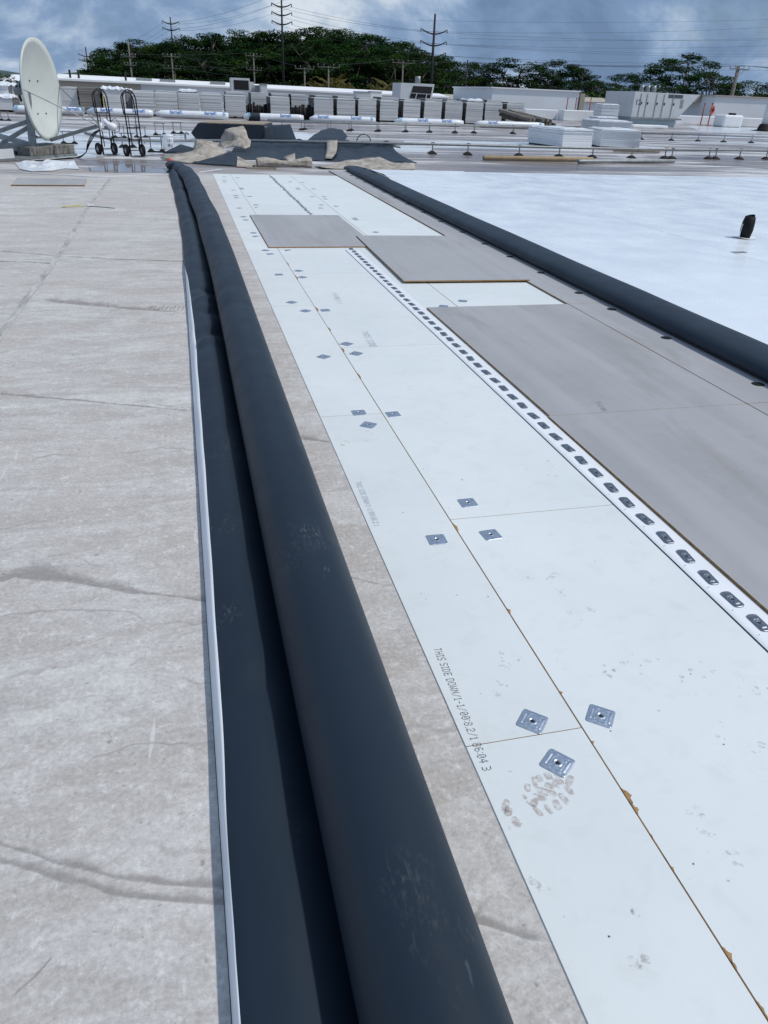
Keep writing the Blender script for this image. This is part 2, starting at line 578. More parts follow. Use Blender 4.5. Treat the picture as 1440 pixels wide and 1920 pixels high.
def sheet(name, poly, z, mat, parent=None, thick=0.0025):
    n = len(poly)
    vs = [(x, y, z) for x, y in poly] + [(x, y, z - thick) for x, y in poly]
    fs = [tuple(range(n)), tuple(range(2 * n - 1, n - 1, -1))] + [(i, i + n, (i + 1) % n + n, (i + 1) % n) for i in range(n)]
    return MB().add(vs, fs).obj(name, mat, parent)


# lap seam in the old membrane, left of the rolls
seam_m = Mat('grimy_lap_seam', rough=0.75, spec=0.25)
sf = seam_m.noise(seam_m.pos((6, 1.3, 1)), 2.5, 6, 0.7, 0.8)
seam_m.color(seam_m.ramp(sf, [(0.34, (0.26, 0.245, 0.235)), (0.48, (0.40, 0.39, 0.385)), (0.64, (0.54, 0.54, 0.54))]))
mb = MB()
for i in range(90):
    y0, y1 = -2 + i * 0.2, -2 + (i + 1) * 0.2
    w = lambda y, s_: -1.31 + 0.02 * math.sin(y * 0.9) + s_ * (0.027 + 0.012 * noise.noise((y * 1.7, s_ * 5, 0)))
    mb.add([(w(y0, -1), y0, 0.004), (w(y0, 1), y0, 0.004), (w(y1, 1), y1, 0.004), (w(y1, -1), y1, 0.004)], [(0, 1, 2, 3)])
mb.obj('lap_seam', seam_m.m, deck)

# tide-line stains on the old membrane
st_ = Mat('dirt_tide_line', (0.33, 0.31, 0.305), 0.8, 0, 0.2)
an_ = st_.n.new('ShaderNodeAttribute')
an_.attribute_name = 'fade'
brk_ = st_.math('SUBTRACT', st_.noise(st_.pos(), 22, 7, 0.75, 0.6), 0.5)
big_ = st_.math('SUBTRACT', st_.noise(st_.pos(), 3.5, 3, 0.5), 0.5)
al_ = st_.math('ADD', an_.outputs['Fac'], st_.math('ADD', st_.math('MULTIPLY', brk_, 1.5), st_.math('MULTIPLY', big_, 1.3)))
al_ = st_.math('MULTIPLY', st_.ramp(al_, [(0.30, 0.0), (0.95, 0.50)]), st_.ramp(an_.outputs['Fac'], [(0.0, 0.0), (0.3, 1.0)]))
st_.l.new(al_, st_.b.inputs['Alpha'])
stain = st_.m
mb, fades = MB(), []
for line, w0, w1 in (([(-20, 1592), (60, 1606), (150, 1626), (228, 1641), (330, 1656), (432, 1666)], 0.008, 0.010), ([(-20, 1622), (74, 1636), (138, 1652), (202, 1666), (298, 1684), (432, 1698)], 0.012, 0.008),
                     ([(-30, 1092), (32, 1078), (122, 1084), (186, 1102), (266, 1110), (400, 1127)], 0.034, 0.006), ([(870, 1733), (900, 1740), (960, 1750), (1050, 1769)], 0.008, 0.007),
                     ([(60, 559), (110, 565), (175, 572), (260, 580), (356, 585)], 0.07, 0.025), ([(-10, 470), (100, 480), (220, 486), (347, 491)], 0.02, 0.02), ([(-10, 490), (60, 492), (105, 496)], 0.02, 0.012),
                     ([(20, 1880), (60, 1840), (105, 1790)], 0.005, 0.003),
                     ([(640, 1085), (670, 1090), (725, 1100)], 0.006, 0.004), ([(560, 820), (590, 825), (625, 828)], 0.014, 0.01), ([(0, 740), (160, 752), (350, 770)], 0.016, 0.008)):
    P3 = [G(*p) for p in line]
    pts_ = []
    for i in range(len(P3) - 1):
        for q in range(16):
            pts_.append(P3[i].lerp(P3[i + 1], q / 16))
    pts_.append(P3[-1])
    vs = []
    for i, p in enumerate(pts_):
        t_ = i / (len(pts_) - 1)
        w = (w0 + (w1 - w0) * t_) * (0.7 + 1.7 * abs(noise.noise((p.x * 5, p.y * 3, 1))))
        dy = 0.022 * noise.noise((p.x * 3.1, p.y, 7)) + 0.010 * noise.noise((p.x * 13, p.y, 2))
        up_ = w * (1.6 + 1.6 * noise.noise((p.x * 7, 4, 1)))
        ends = min(1.0, 6 * t_, 6 * (1 - t_)) if line[0][0] > 0 else 1.0
        for off, fd in ((-w * 1.3, 0.0), (-w * 0.55, 0.75), (0.0, 1.0), (up_, 0.45), (up_ * 2.6, 0.0)):
            vs.append((p.x, p.y + dy + off, 0.0012))
            fades.append(fd * ends)
    mb.add(vs, [(5 * i + q, 5 * i + 5 + q, 5 * i + 6 + q, 5 * i + 1 + q) for i in range(len(pts_) - 1) for q in range(4)])
so_ = mb.obj('tide_line_stains', stain, deck)
at_ = so_.data.attributes.new('fade', 'FLOAT', 'POINT')
at_.data.foreach_set('value', fades)

# white sheets round the dish and towards the far pipes
wet_white = Mat('wet_white_membrane', rough=0.15, spec=0.5)
n_ = wet_white.noise(wet_white.pos((0.25, 0.9, 1)), 1.3, 6, 0.62, 0.5)
wet_white.color(wet_white.ramp(n_, [(0.30, (0.34, 0.31, 0.30)), (0.40, (0.56, 0.58, 0.60)), (0.55, (0.70, 0.745, 0.79))]))
wet_white.rough(wet_white.ramp(n_, [(0.35, 0.08), (0.6, 0.3)]))
wm = sheet('wet_white_membrane', [(-32, 19.6), (-4.0, 19.6), (-2.2, 20.0), (-0.2, 22.2), (0.7, 24.6), (0.75, 29.5), (0.5, 33.2), (-8, 32.0), (-32, 30.5)], 0.004, wet_white.m)
tag(wm, 'wet white membrane spread round the dish', 'membrane', kind='structure')
for poly in ([(7.2, 27.0), (14, 27.5), (20, 31), (18, 33.2), (8.5, 31.0)], [(19, 36.3), (44, 36.3), (44, 37.3), (27, 37.6)],
             [(-26, 33.4), (-9, 33.9), (-9, 34.6), (-26, 34.4)], [(28, 43), (60, 45), (62, 50), (36, 49)],
             [(4.9, 24.8), (7.5, 24.8), (8.5, 27.2), (6.2, 27.0)], [(36, 52), (75, 54), (80, 72), (44, 66)]):
    sheet('membrane_patch', poly, 0.004, wet_white.m, deck)
pud = sheet('puddle', [(-1.75, 17.2), (-1.2, 16.95), (-0.7, 17.15), (-0.15, 17.0), (0.0, 17.5), (-0.3, 18.2), (-0.75, 18.35), (-1.0, 18.9), (-1.5, 18.8), (-1.65, 18.2), (-1.95, 17.9)], 0.0045, M['water'], None, 0.002)
tag(pud, 'shallow rain puddle in front of the hand trucks', 'puddle', kind='structure')

# ---- cover boards: brown core sheet underneath, boards as children, gaps show the core
BT0 = 0.0036
layer = MB().box(0.640, 3.24, -3.0, 17.05, 0.0005, BT0 - 0.0010).obj('cover_board_layer', M['joint'])
tag(layer, 'layer of white cover boards fastened over the roof', 'board layer', kind='structure')
BT = 0.0036


def board_mesh(sx, sy, mat, core, t0=0.0065):
    """one board centred on its middle: facer on top, brown core edge below it"""
    me = bpy.data.meshes.new('board')
    x, y, ch = sx / 2, sy / 2, 0.0007
    vs = [(-x, -y, 0), (x, -y, 0), (x, y, 0), (-x, y, 0), (-x, -y, t0 - ch), (x, -y, t0 - ch), (x, y, t0 - ch), (-x, y, t0 - ch),
          (-x + ch, -y + ch, t0), (x - ch, -y + ch, t0), (x - ch, y - ch, t0), (-x + ch, y - ch, t0)]
    fs = [(3, 2, 1, 0)]
    for i in range(4):
        j = (i + 1) % 4
        fs += [(i, j, j + 4, i + 4), (i + 4, j + 4, j + 8, i + 8)]
    fs.append((8, 9, 10, 11))
    me.from_pydata(vs, [], fs)
    me.materials.append(mat)
    me.materials.append(core)
    for p in me.polygons:
        p.material_index = 0 if p.index == len(fs) - 1 else 1
    me.update()
    return me


GAP = 0.0007


def course(x0, x1, cuts, skew=0.0):
    for a, b in zip(cuts[:-1], cuts[1:]):
        me = board_mesh(x1 - x0 - GAP * 2, b - a - GAP * 2, M['board'], M['core'], 0.0022)
        link('cover_board', me, layer, ((x0 + x1) / 2 + rng.uniform(-1, 1) * 0.0004, (a + b) / 2, BT - 0.0022), rng.uniform(-1, 1) * 0.0003)


MB().add([(0.6310, -3, 0.0004), (0.6310, 17.08, 0.0004), (0.6335, 17.08, BT + 0.0002), (0.6335, -3, BT + 0.0002)], [(0, 3, 2, 1)]).obj('facer_edge', M['board'], layer)
course(0.632, 0.986, [-3.0, -1.06, 1.38, 3.82, 6.26, 8.70, 11.14, 13.58, 16.02, 17.08])
course(0.988, 2.206, [-2.28, 0.16, 2.60, 5.06, 7.50, 9.94, 12.38, 14.82, 17.08])
course(2.209, 3.245, [-2.9, -1.3, 1.1, 3.6, 6.1, 8.5, 10.95, 13.4, 15.85, 17.08])
# second layer of grey-backed boards at the right, half under the dark fold and the white sheet
layer2 = MB().box(3.27, 5.6, -3.0, 18.05, 0.001, 0.0085).obj('upper_board_layer', M['core'])
tag(layer2, 'grey backed boards running under the dark folded membrane', 'board layer', kind='structure')
for a, b in zip([-3.0, -1.27, 1.17, 3.61, 6.05, 8.49, 10.93, 13.37, 15.81, 18.1][:-1], [-1.27, 1.17, 3.61, 6.05, 8.49, 10.93, 13.37, 15.81, 18.1]):
    link('grey_board', board_mesh(1.215, b - a - 0.004, M['gboard'], M['core'], 0.011), layer2, (3.2 + 0.61 + 0.012, (a + b) / 2, 0.0085))
for Y in (3.05, 3.91, 4.96, 5.82, 6.42, 7.3, 8.15, 8.95, 9.8, 10.7, 11.6, 12.5, 13.3, 14.1, 14.9, 15.7, 16.4, 17.0):
    d = MB()
    n = 20
    d.add([(math.cos(a) * 0.042 * (1 if r_ else 0.8), math.sin(a) * 0.042 * (1 if r_ else 0.8), 0.0 if r_ else 0.004) for r_ in (1, 0) for a in [2 * math.pi * i / n for i in range(n)]],
          [(i, (i + 1) % n, (i + 1) % n + n, i + n) for i in range(n)] + [tuple(range(n, 2 * n))])
    d.obj('fastener_disc', M['black'], layer2, loc=(3.515 + rng.uniform(-0.012, 0.012), Y, 0.0198))


# ---- loose grey boards lying on the white ones
def loose(name, label, c4, z, drop=None):
    c4 = [Vector((x, y, 0)) for x, y in c4]
    cen = sum(c4, Vector()) / 4
    ex = ((c4[1] - c4[0]) + (c4[2] - c4[3])) / 2
    ey = ((c4[0] - c4[3]) + (c4[1] - c4[2])) / 2
    o = link(name, board_mesh(ex.length, ey.length, M['gboard'], M['core'], 0.013), None, (cen.x, cen.y, z), math.atan2(ex.y, ex.x))
    tag(o, label, 'board', 'loose grey boards')
    return o


loose('grey_board_panel', 'small looking grey board farthest away, lying across the white boards', [(1.01, 11.28), (2.27, 11.32), (2.03, 8.83), (0.77, 8.87)], BT + 0.0006)
loose('grey_board_panel', 'slightly turned grey board overlapping the strip of white boards', [(2.13, 9.50), (3.41, 9.46), (3.14, 6.96), (1.87, 6.99)], BT + 0.0150)
loose('grey_board_panel', 'grey board beside the white strip above the near grey seam', [(1.915, 6.05), (3.2115, 6.05), (3.2115, 3.6115), (1.915, 3.6115)], BT + 0.0006)
loose('grey_board_panel', 'nearest grey board at the right picture edge', [(1.905, 3.6095), (3.2115, 3.6095), (3.2115, 1.17), (1.905, 1.17)], BT + 0.0006)


# ---- fastener plates
def plate_mesh(sx, sy, kind):
    n, mth = 30, 30
    vs, fs = [], []

    def h(x, y):
        ax, ay = abs(x), abs(y)
        z = 0.0
        d = math.hypot(x, y)
        if kind == 'square':
            e = max(ax, ay) / (sx / 2)
            if 0.86 < e:
                z -= 0.0012 * (e - 0.86) / 0.14
            for c_, w in ((0.70, 0.05),):
                if abs(ax / (sx / 2) - c_) < w * 1.6 and ay < sy * 0.27:
                    z += 0.0020
                if abs(ay / (sy / 2) - c_) < w * 1.6 and sy * 0.10 < ax < sx * 0.27:
                    z += 0.0015
            if 0.40 < e < 0.50 and d > 0.014:
                z += 0.0012
            if abs(ax - ay) < 0.002 and 0.014 < d < 0.028:
                z += 0.0016
            z += 0.0026 * max(0, 1 - abs(d - 0.0105) / 0.004)
            if d < 0.008:
                z -= 0.0025
        else:
            ex, ey = ax / (sx / 2), ay / (sy / 2)
            e = max(ex, ey)
            z += 0.0016 * max(0, 1 - abs(e - 0.86) / 0.10)
            if 0.30 < ey < 0.66 and ex < 0.5:
                z += 0.0028
            z += 0.002 * max(0, 1 - abs(d - 0.010) / 0.004)
            if d < 0.007:
                z -= 0.002
        return z
    rc = min(sx, sy) * (0.12 if kind == 'square' else 0.36)
    for j in range(mth + 1):
        for i in range(n + 1):
            x, y = (i / n - 0.5) * sx, (j / mth - 0.5) * sy
            cx, cy = sx / 2 - rc, sy / 2 - rc
            if abs(x) > cx and abs(y) > cy:
                dx, dy = abs(x) - cx, abs(y) - cy
                dd, mx = math.hypot(dx, dy), max(dx, dy)
                sc = mx / dd if dd else 1
                x = math.copysign(cx + dx * sc, x)
                y = math.copysign(cy + dy * sc, y)
            vs.append((x, y, 0.0026 + h(x, y)))
    for j in range(mth):
        for i in range(n):
            a = j * (n + 1) + i
            fs.append((a, a + 1, a + n + 2, a + n + 1))
    # skirt down to the board
    rim = [i for i in range(n + 1)] + [(j + 1) * (n + 1) + n for j in range(mth)] + [mth * (n + 1) + i for i in range(n - 1, -1, -1)] + [j * (n + 1) for j in range(mth - 1, 0, -1)]
    b0 = len(vs)
    for r_ in rim:
        vs.append((vs[r_][0], vs[r_][1], 0.0))
    for i in range(len(rim)):
        fs.append((rim[i], b0 + i, b0 + (i + 1) % len(rim), rim[(i + 1) % len(rim)]))
    return MB().add(vs, fs).mesh('fastener_plate', M['galv'] if kind == 'square' else M['galv_dark'], True)


def screw_mesh():
    n = 10
    return MB().add([(math.cos(2 * math.pi * i / n) * 0.0062, math.sin(2 * math.pi * i / n) * 0.0062, z) for z in (0, 0.0008) for i in range(n)],
                    [(i, (i + 1) % n, (i + 1) % n + n, i + n) for i in range(n)] + [tuple(range(n, 2 * n))]).mesh('screw', M['hole'])


PL, SC = plate_mesh(0.077, 0.077, 'square'), screw_mesh()
near = [(998, 1353), (1126, 1343), (1045, 1431), (819, 1012), (920, 1003), (877, 943), (673, 774), (737, 777), (691, 797), (607, 669), (668, 663), (650, 645),
        (547, 567), (573, 583), (610, 582), (523, 515), (560, 508), (567, 520), (498, 469.5), (540, 469.5), (507, 476.5)]
rots = [-0.74, -0.67, -0.87, -0.03, 0.10, 0.02, 0.02, 0.06, -0.62, -0.78, -0.74, -0.8, -0.75, -0.8, 0.05, 0.0, -0.7, -0.75]
farp = [(60, 112), (65, 120), (150, 152), (155, 157), (110, 163), (122, 192), (125, 203), (197, 197), (140, 260), (230, 243), (237, 257), (163, 307), (175, 324), (217, 394), (230, 413),
        (455, 152), (460, 158), (542, 156), (537, 198), (600, 198), (607, 211), (583, 243), (580, 260), (663, 250), (763, 315), (770, 323), (877, 390), (1243, 790), (1347, 762),
        (415, 118), (480, 122), (60, 92), (130, 96)]
pts = near + [(400 + x / 2.88, 300 + y / 2.88) for x, y in farp]
for i, (px, py) in enumerate(pts):
    g = G(px, py, BT)
    p = link('fastener_plate', PL, layer, (g.x, g.y, BT), rots[i] if i < len(rots) else rng.uniform(-0.7, 0.7))
    link('screw', SC, p, (0, 0, 0.0016))

# ---- white strip with seam plates
SX0, SX1 = 1.752, 1.900
mbs = MB()
prof = [(SX0, 0.0006), (SX0 + 0.004, 0.0032), (SX0 + 0.018, 0.0062), (SX0 + 0.032, 0.0050), (SX0 + 0.05, 0.0030), (SX1 - 0.03, 0.0028), (SX1, 0.0026)]
ys = [-1.5 + i * 0.1 for i in range(103)]
vs = []
for y in ys:
    for x, z in prof:
        dx = 0.010 * math.sin(y * 0.45 + 0.6) * (1 if x < SX1 - 0.05 else 0.2)
        vs.append((x + dx, y, BT + z * (1 + 0.25 * math.sin(y * 2.1))))
n = len(prof)
mbs.add(vs, [(j * n + i, j * n + i + 1, (j + 1) * n + i + 1, (j + 1) * n + i) for j in range(len(ys) - 1) for i in range(n - 1)])
strip = mbs.obj('membrane_strip', M['strip'], None, True)
tag(strip, 'narrow white membrane strip held down by a row of small steel plates', 'membrane strip')
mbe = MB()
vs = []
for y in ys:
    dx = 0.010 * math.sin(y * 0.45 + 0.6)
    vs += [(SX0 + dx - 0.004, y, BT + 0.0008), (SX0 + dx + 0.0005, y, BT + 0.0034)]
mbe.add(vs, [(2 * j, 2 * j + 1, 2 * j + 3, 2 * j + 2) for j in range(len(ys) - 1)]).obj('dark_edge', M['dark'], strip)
SP = plate_mesh(0.044, 0.096, 'seam')
for i in range(72):
    Y = 1.10 + i * 0.150 + rng.uniform(-0.008, 0.008)
    if 8.75 < Y:
        break
    p = link('seam_plate', SP, strip, (1.825 + 0.006 * math.sin(Y * 0.45 + 0.6) + rng.uniform(-0.003, 0.003), Y, BT + 0.0036), rng.uniform(-0.12, 0.12))
    link('screw', SC, p, (0, 0, 0.0018))
    MB().box(-0.008, 0.004, -0.0008, 0.0008, 0, 0.0006).obj('tick_mark', M['ink_pale'], strip, loc=(SX0 + 0.036, Y - 0.06, BT + 0.0060), rotz=0.3)
for i in range(37):   # the row goes on past the loose board, without the strip
    Y = 11.35 + i * 0.152
    p = link('seam_plate', SP, layer, (1.775 + rng.uniform(-0.01, 0.01), Y, BT + 0.0004), rng.uniform(-0.5, 0.5))
    link('screw', SC, p, (0, 0, 0.0018))

# ---- torn brown chips along the long joint
for px, py, L, w in ((1165, 1495, 0.055, 0.016), (1178, 1520, 0.03, 0.012), (1352, 1793, 0.035, 0.012), (1366, 1815, 0.02, 0.008), (945, 1147, 0.03, 0.014), (848, 990, 0.075, 0.012), (1040, 1300, 0.014, 0.010),
                     (1100, 1394, 0.012, 0.010), (632, 657, 0.09, 0.02), (665, 705, 0.10, 0.014), (548, 520, 0.22, 0.02), (585, 580, 0.16, 0.016), (530, 495, 0.2, 0.012), (608, 618, 0.1, 0.012), (1210, 1572, 0.02, 0.005), (1246, 1632, 0.015, 0.006), (1415, 1900, 0.04, 0.007)):
    g = G(px, py, BT)
    k_ = 9
    poly = []
    for i in range(k_):
        a = i / (k_ - 1)
        poly.append((w * (0.25 + 0.75 * math.sin(math.pi * a)) * rng.uniform(0.5, 1.15), (a - 0.5) * L))
    poly = [(0, L / 2)] + [(x, y) for x, y in reversed(poly)] + [(0, -L / 2)]
    vs = [(x, y, 0.0009) for x, y in poly]
    MB().add(vs, [tuple(range(len(vs)))[::-1]]).obj('torn_core_chip', M['core'], layer, loc=(0.9875, g.y, BT))

# ---- muddy shoe prints
def blob(cx, cy, rx, ry, rot, z=0.0):
    n_ = 12
    out = []
    for i in range(n_):
        a = 2 * math.pi * i / n_
        r_ = 1 + 0.22 * noise.noise((cx * 40 + math.cos(a), cy * 40 + math.sin(a), 3))
        ca, sa = math.cos(a), math.sin(a)
        x, y = math.copysign(abs(ca) ** 0.6, ca) * rx * r_, math.copysign(abs(sa) ** 0.6, sa) * ry * r_
        out.append((cx + x * math.cos(rot) - y * math.sin(rot), cy + x * math.sin(rot) + y * math.cos(rot), z))
    return out


fp = MB()
for px, py, rx, ry, rot in ((1028, 1455, 9, 6, 0), (1048, 1453, 9, 5, 0), (1012, 1460, 7, 6, 0), (1003, 1466, 6, 8, -.3), (989, 1477, 7, 6, -.5), (1068, 1465, 8, 10, -.8), (1024, 1485, 22, 6, -.65), (1035, 1474, 18, 5, -.55),
                            (1046, 1466, 12, 5, -.4), (1012, 1496, 16, 5, -.65), (1002, 1506, 8, 6, -.6), (1066, 1480, 7, 9, .2), (1057, 1497, 7, 9, .3), (1044, 1509, 8, 8, 0), (1028, 1517, 5, 8, .2), (1009, 1522, 6, 8, .4), (996, 1508, 4, 7, .8), (984, 1494, 4, 4, 0)):
    g = G(px, py, BT)
    p_ = blob(g.x, g.y, rx / 800, ry / 480, rot * 0.9)
    fp.add([(x, y, BT + 0.0011) for x, y, z in p_], [tuple(range(12))])
fp.obj('shoe_print', M['mud'], layer)
fp = MB()
for px, py, rx, ry, rot in ((948, 1512, 9, 13, -.5), (953, 1522, 9, 8, -.4), (968, 1541, 10, 9, .2), (956, 1552, 3, 3, 0)):
    g = G(px, py, BT)
    fp.add([(x, y, BT + 0.0011) for x, y, z in blob(g.x, g.y, rx / 900, ry / 560, rot)], [tuple(range(12))])
fp.obj('shoe_print', M['mud'], layer)
fp = MB()
for cx, cy, k_, sp in ((690, 815, 10, 12), (645, 830, 5, 8), (1035, 1085, 7, 9), (1052, 1103, 5, 9), (1095, 1142, 6, 12), (955, 1245, 8, 14), (935, 1290, 6, 14), (1140, 1258, 9, 16), (1205, 1242, 6, 12), (1300, 1262, 8, 18), (1185, 1708, 4, 8), (1195, 1800, 7, 12),
                       (1400, 1290, 8, 20), (1010, 870, 8, 20), (1350, 1380, 5, 20), (1425, 1400, 6, 12), (1290, 1530, 5, 20), (1375, 1600, 7, 22), (960, 1700, 4, 14), (1005, 1660, 5, 16), (690, 1080, 4, 10)):
    for i in range(k_):
        px, py = cx + rng.gauss(0, sp), cy + rng.gauss(0, sp * 0.7)
        g = G(px, py, BT)
        s_ = (py / 1400) ** 1.3
        if g.x < 0.645 or (g.x > 1.72):
            continue
        r_ = rng.uniform(0.004, 0.011)
        fp.add([(x, y, BT + 0.001) for x, y, z in blob(g.x, g.y, r_, r_ * rng.uniform(0.5, 1.6), rng.uniform(0, 3))], [tuple(range(12))])
fp.obj('faint_shoe_marks', M['mud_faint'], layer)
fp = MB()
for px, py in ((1145, 1371), (1357, 1396), (1295, 1264), (990, 1083), (1142, 1756), (915, 1119), (1300, 1620)):
    g = G(px, py, BT)
    fp.add([(x, y, BT + 0.001) for x, y, z in blob(g.x, g.y, 0.0022, 0.0022, 0)], [tuple(range(12))])
fp.obj('dark_speck', M['ink'], layer)

# ---- dot-matrix print on the boards
FONT = {'T': ['11111', '00100', '00100', '00100', '00100', '00100', '00100'], 'H': ['10001', '10001', '10001', '11111', '10001', '10001', '10001'],
        'I': ['111', '010', '010', '010', '010', '010', '111'], 'S': ['01111', '10000', '10000', '01110', '00001', '00001', '11110'],
        'D': ['11110', '10001', '10001', '10001', '10001', '10001', '11110'], 'E': ['11111', '10000', '10000', '11110', '10000', '10000', '11111'],
        'O': ['01110', '10001', '10001', '10001', '10001', '10001', '01110'], 'W': ['10001', '10001', '10001', '10101', '10101', '11011', '10001'],
        'N': ['10001', '11001', '10101', '10101', '10011', '10001', '10001'], '/': ['00001', '00010', '00010', '00100', '01000', '01000', '10000'],
        '-': ['00000', '00000', '00000', '01110', '00000', '00000', '00000'], '1': ['010', '110', '010', '010', '010', '010', '111'],
        '0': ['01110', '10001', '10011', '10101', '11001', '10001', '01110'], '8': ['01110', '10001', '10001', '01110', '10001', '10001', '01110'],
        '6': ['01110', '10000', '10000', '11110', '10001', '10001', '01110'], '2': ['01110', '10001', '00001', '00110', '01000', '10000', '11111'],
        '4': ['00010', '00110', '01010', '10010', '11111', '00010', '00010'], '3': ['11110', '00001', '00001', '01110', '00001', '00001', '11110'],
        ':': ['0', '1', '0', '0', '0', '1', '0'], '.': ['0', '0', '0', '0', '0', '0', '1'], ' ': ['00'] * 7}


def dot_print(text, start, end, height, mat, parent, z):
    """letters read along start->end; their tops point to +X"""
    start, end = Vector(start), Vector(end)
    ax = (end - start)
    L = ax.length
    ax.normalize()
    up_ = Vector((-ax.y, ax.x))
    cols = sum(len(FONT[c][0]) + 1.6 for c in text)
    du, dv = L / cols, height / 7
    u, mb_ = 0, MB()
    for c in text:
        g = FONT[c]
        for r_, row in enumerate(g):
            for q, bit in enumerate(row):
                if bit == '1':
                    p = start + ax * ((u + q) * du) + up_ * ((6 - r_) * dv + rng.uniform(-0.1, 0.1) * dv)
                    a, b = du * 0.40, dv * 0.34
                    mb_.add([(p.x - b, p.y - a, z), (p.x + b, p.y - a, z), (p.x + b, p.y + a, z), (p.x - b, p.y + a, z)], [(0, 1, 2, 3)])
        u += len(g[0]) + 1.6
    return mb_.obj('dot_print', mat, parent)


def gp(px, py):
    g = G(px, py, BT)
    return (g.x, g.y)


dot_print('THIS SIDE DOWN/1-1/00:8.2/1 86:04 3', gp(814, 1217), gp(908, 1449), 0.026, M['ink'], layer, BT + 0.0012)
dot_print('THIS SIDE DOWN/1-1/00:86:2 1', gp(667, 904), gp(703, 988), 0.026, M['ink_pale'], layer, BT + 0.0012)
dot_print('1-8/00:2-1', gp(622, 548), gp(633, 570), 0.05, M['ink_pale'], layer, BT + 0.0012)
dot_print('THIS SIDE', gp(678, 622), gp(696, 652), 0.05, M['ink_pale'], layer, BT + 0.0012)
dot_print('8-1/00', gp(1117, 758), gp(1130, 776), 0.03, M['ink_grey'], layer2, 0.0203)
# faded hand marks on the old deck beside the roll
mk = MB()
for i in range(9):
    g = G(283 + i * 7.5, 576 + (i % 3) * 1.2)
    a = rng.uniform(-0.9, 0.9)
    mk.bar((g.x - 0.012 * math.cos(a), g.y - 0.06, 0.002), (g.x + 0.012 * math.cos(a), g.y + 0.06 * rng.uniform(0.4, 1), 0.002), 0.004, 0.001)
mk.obj('pen_marks', M['ink_grey'], deck)

# ================================================================ WHITE MEMBRANE at the right
wr = MB().box(4.06, 46, -3.0, 18.05, 0.001, 0.020).obj('white_membrane_base', M['white'])
tag(wr, 'new white membrane covering the right part of the roof', 'membrane', kind='structure')
xs = [4.05, 6.35, 9.32, 12.35, 15.4, 18.4, 21.4, 24.4, 30, 46.2]
for i, (a, b) in enumerate(zip(xs[:-1], xs[1:])):
    # each sheet laps over the next by a few centimetres
    z = 0.0345 - i * 0.0012
    far = 18.28 if i == 0 else 18.1 + 0.03 * (i % 2)
    o = sheet('membrane_sheet', [(a, -3.05), (b + 0.10, -3.05), (b + 0.10, far), (a, far)], z + (0.0 if i else 0.002), M['white'], wr, 0.0022)

for x in xs[1:6]:
    lp = MB()
    n_l = 120
    vs = []
    for i in range(n_l + 1):
        y = -3 + 21.05 * i / n_l
        w = 0.004 + 0.004 * abs(noise.noise((x, y * 1.3, 0)))
        xx = x + 0.10 + 0.004 * noise.noise((x, y * 0.5, 3))
        vs += [(xx - w, y, 0.0372), (xx + w, y, 0.0372)]
    lp.add(vs, [(2 * i, 2 * i + 1, 2 * i + 3, 2 * i + 2) for i in range(n_l)]).obj('lap_line', M['lap'], wr)

# boot round the pipe in the white sheet
VB_S = 0.85
vb = thing('pipe_boot', 'black lined upright membrane collar standing on the white roof', 'pipe boot', (*G(1396, 446, 0.036)[:2], 0.036))
vb.scale = (VB_S, VB_S, VB_S)
mb_o, mb_i = MB(), MB()
nseg, rows_ = 16, 9
H_ = 0.335
for mbx, off in ((mb_o, 0.006), (mb_i, 0.0)):
    vs = []
    for j in range(rows_):
        t_ = j / (rows_ - 1)
        wid = 0.066 + 0.040 * math.sin(math.pi * (0.10 + 0.72 * t_)) - 0.022 * t_
        lean = 0.022 * t_ - 0.008
        for i in range(nseg + 1):
            a = math.pi * (-0.02 + 1.04 * i / nseg)
            vs.append((lean + math.cos(a) * (wid + off), math.sin(a) * (0.055 + off), t_ * (H_ + 0.012 * math.cos(a) + off * 0.8)))
    mbx.add(vs, [(j * (nseg + 1) + i, j * (nseg + 1) + i + 1, (j + 1) * (nseg + 1) + i + 1, (j + 1) * (nseg + 1) + i) for j in range(rows_ - 1) for i in range(nseg)])
mb_o.obj('white_skin', M['strip'], vb, True)
mb_i.obj('black_lining', M['black'], vb, True)
pipe_in = MB().tube([(0, 0.0, 0), (0.0, 0.0, 0.12), (0.006, 0.0, 0.24), (0.014, 0.0, 0.322)], [0.076, 0.098, 0.094, 0.078], 16)
pipe_in.obj('dark_pipe', M['black'], vb, True)
fl = MB()
vs = [(0, 0, 0.010)]
for i in range(28):
    a = 2 * math.pi * i / 28
    r_ = 0.20 + 0.02 * math.sin(3 * a)
    vs.append((math.cos(a) * r_, math.sin(a) * r_ * 0.8, 0.002 + 0.014 * max(0, math.sin(2 * a + 0.5))))
fl.add(vs, [(0, i + 1, (i + 1) % 28 + 1) for i in range(28)]).obj('flange', M['strip'], vb, True)
# small patch strips on the sheet in front of it
g0 = G(1385, 472, 0.0385)
sheet('patch', [(g0.x - 0.11, g0.y - 0.07), (g0.x + 0.09, g0.y - 0.05), (g0.x + 0.09, g0.y + 0.03), (g0.x - 0.11, g0.y + 0.02)], 0.0385, M['pipe'], wr, 0.001)

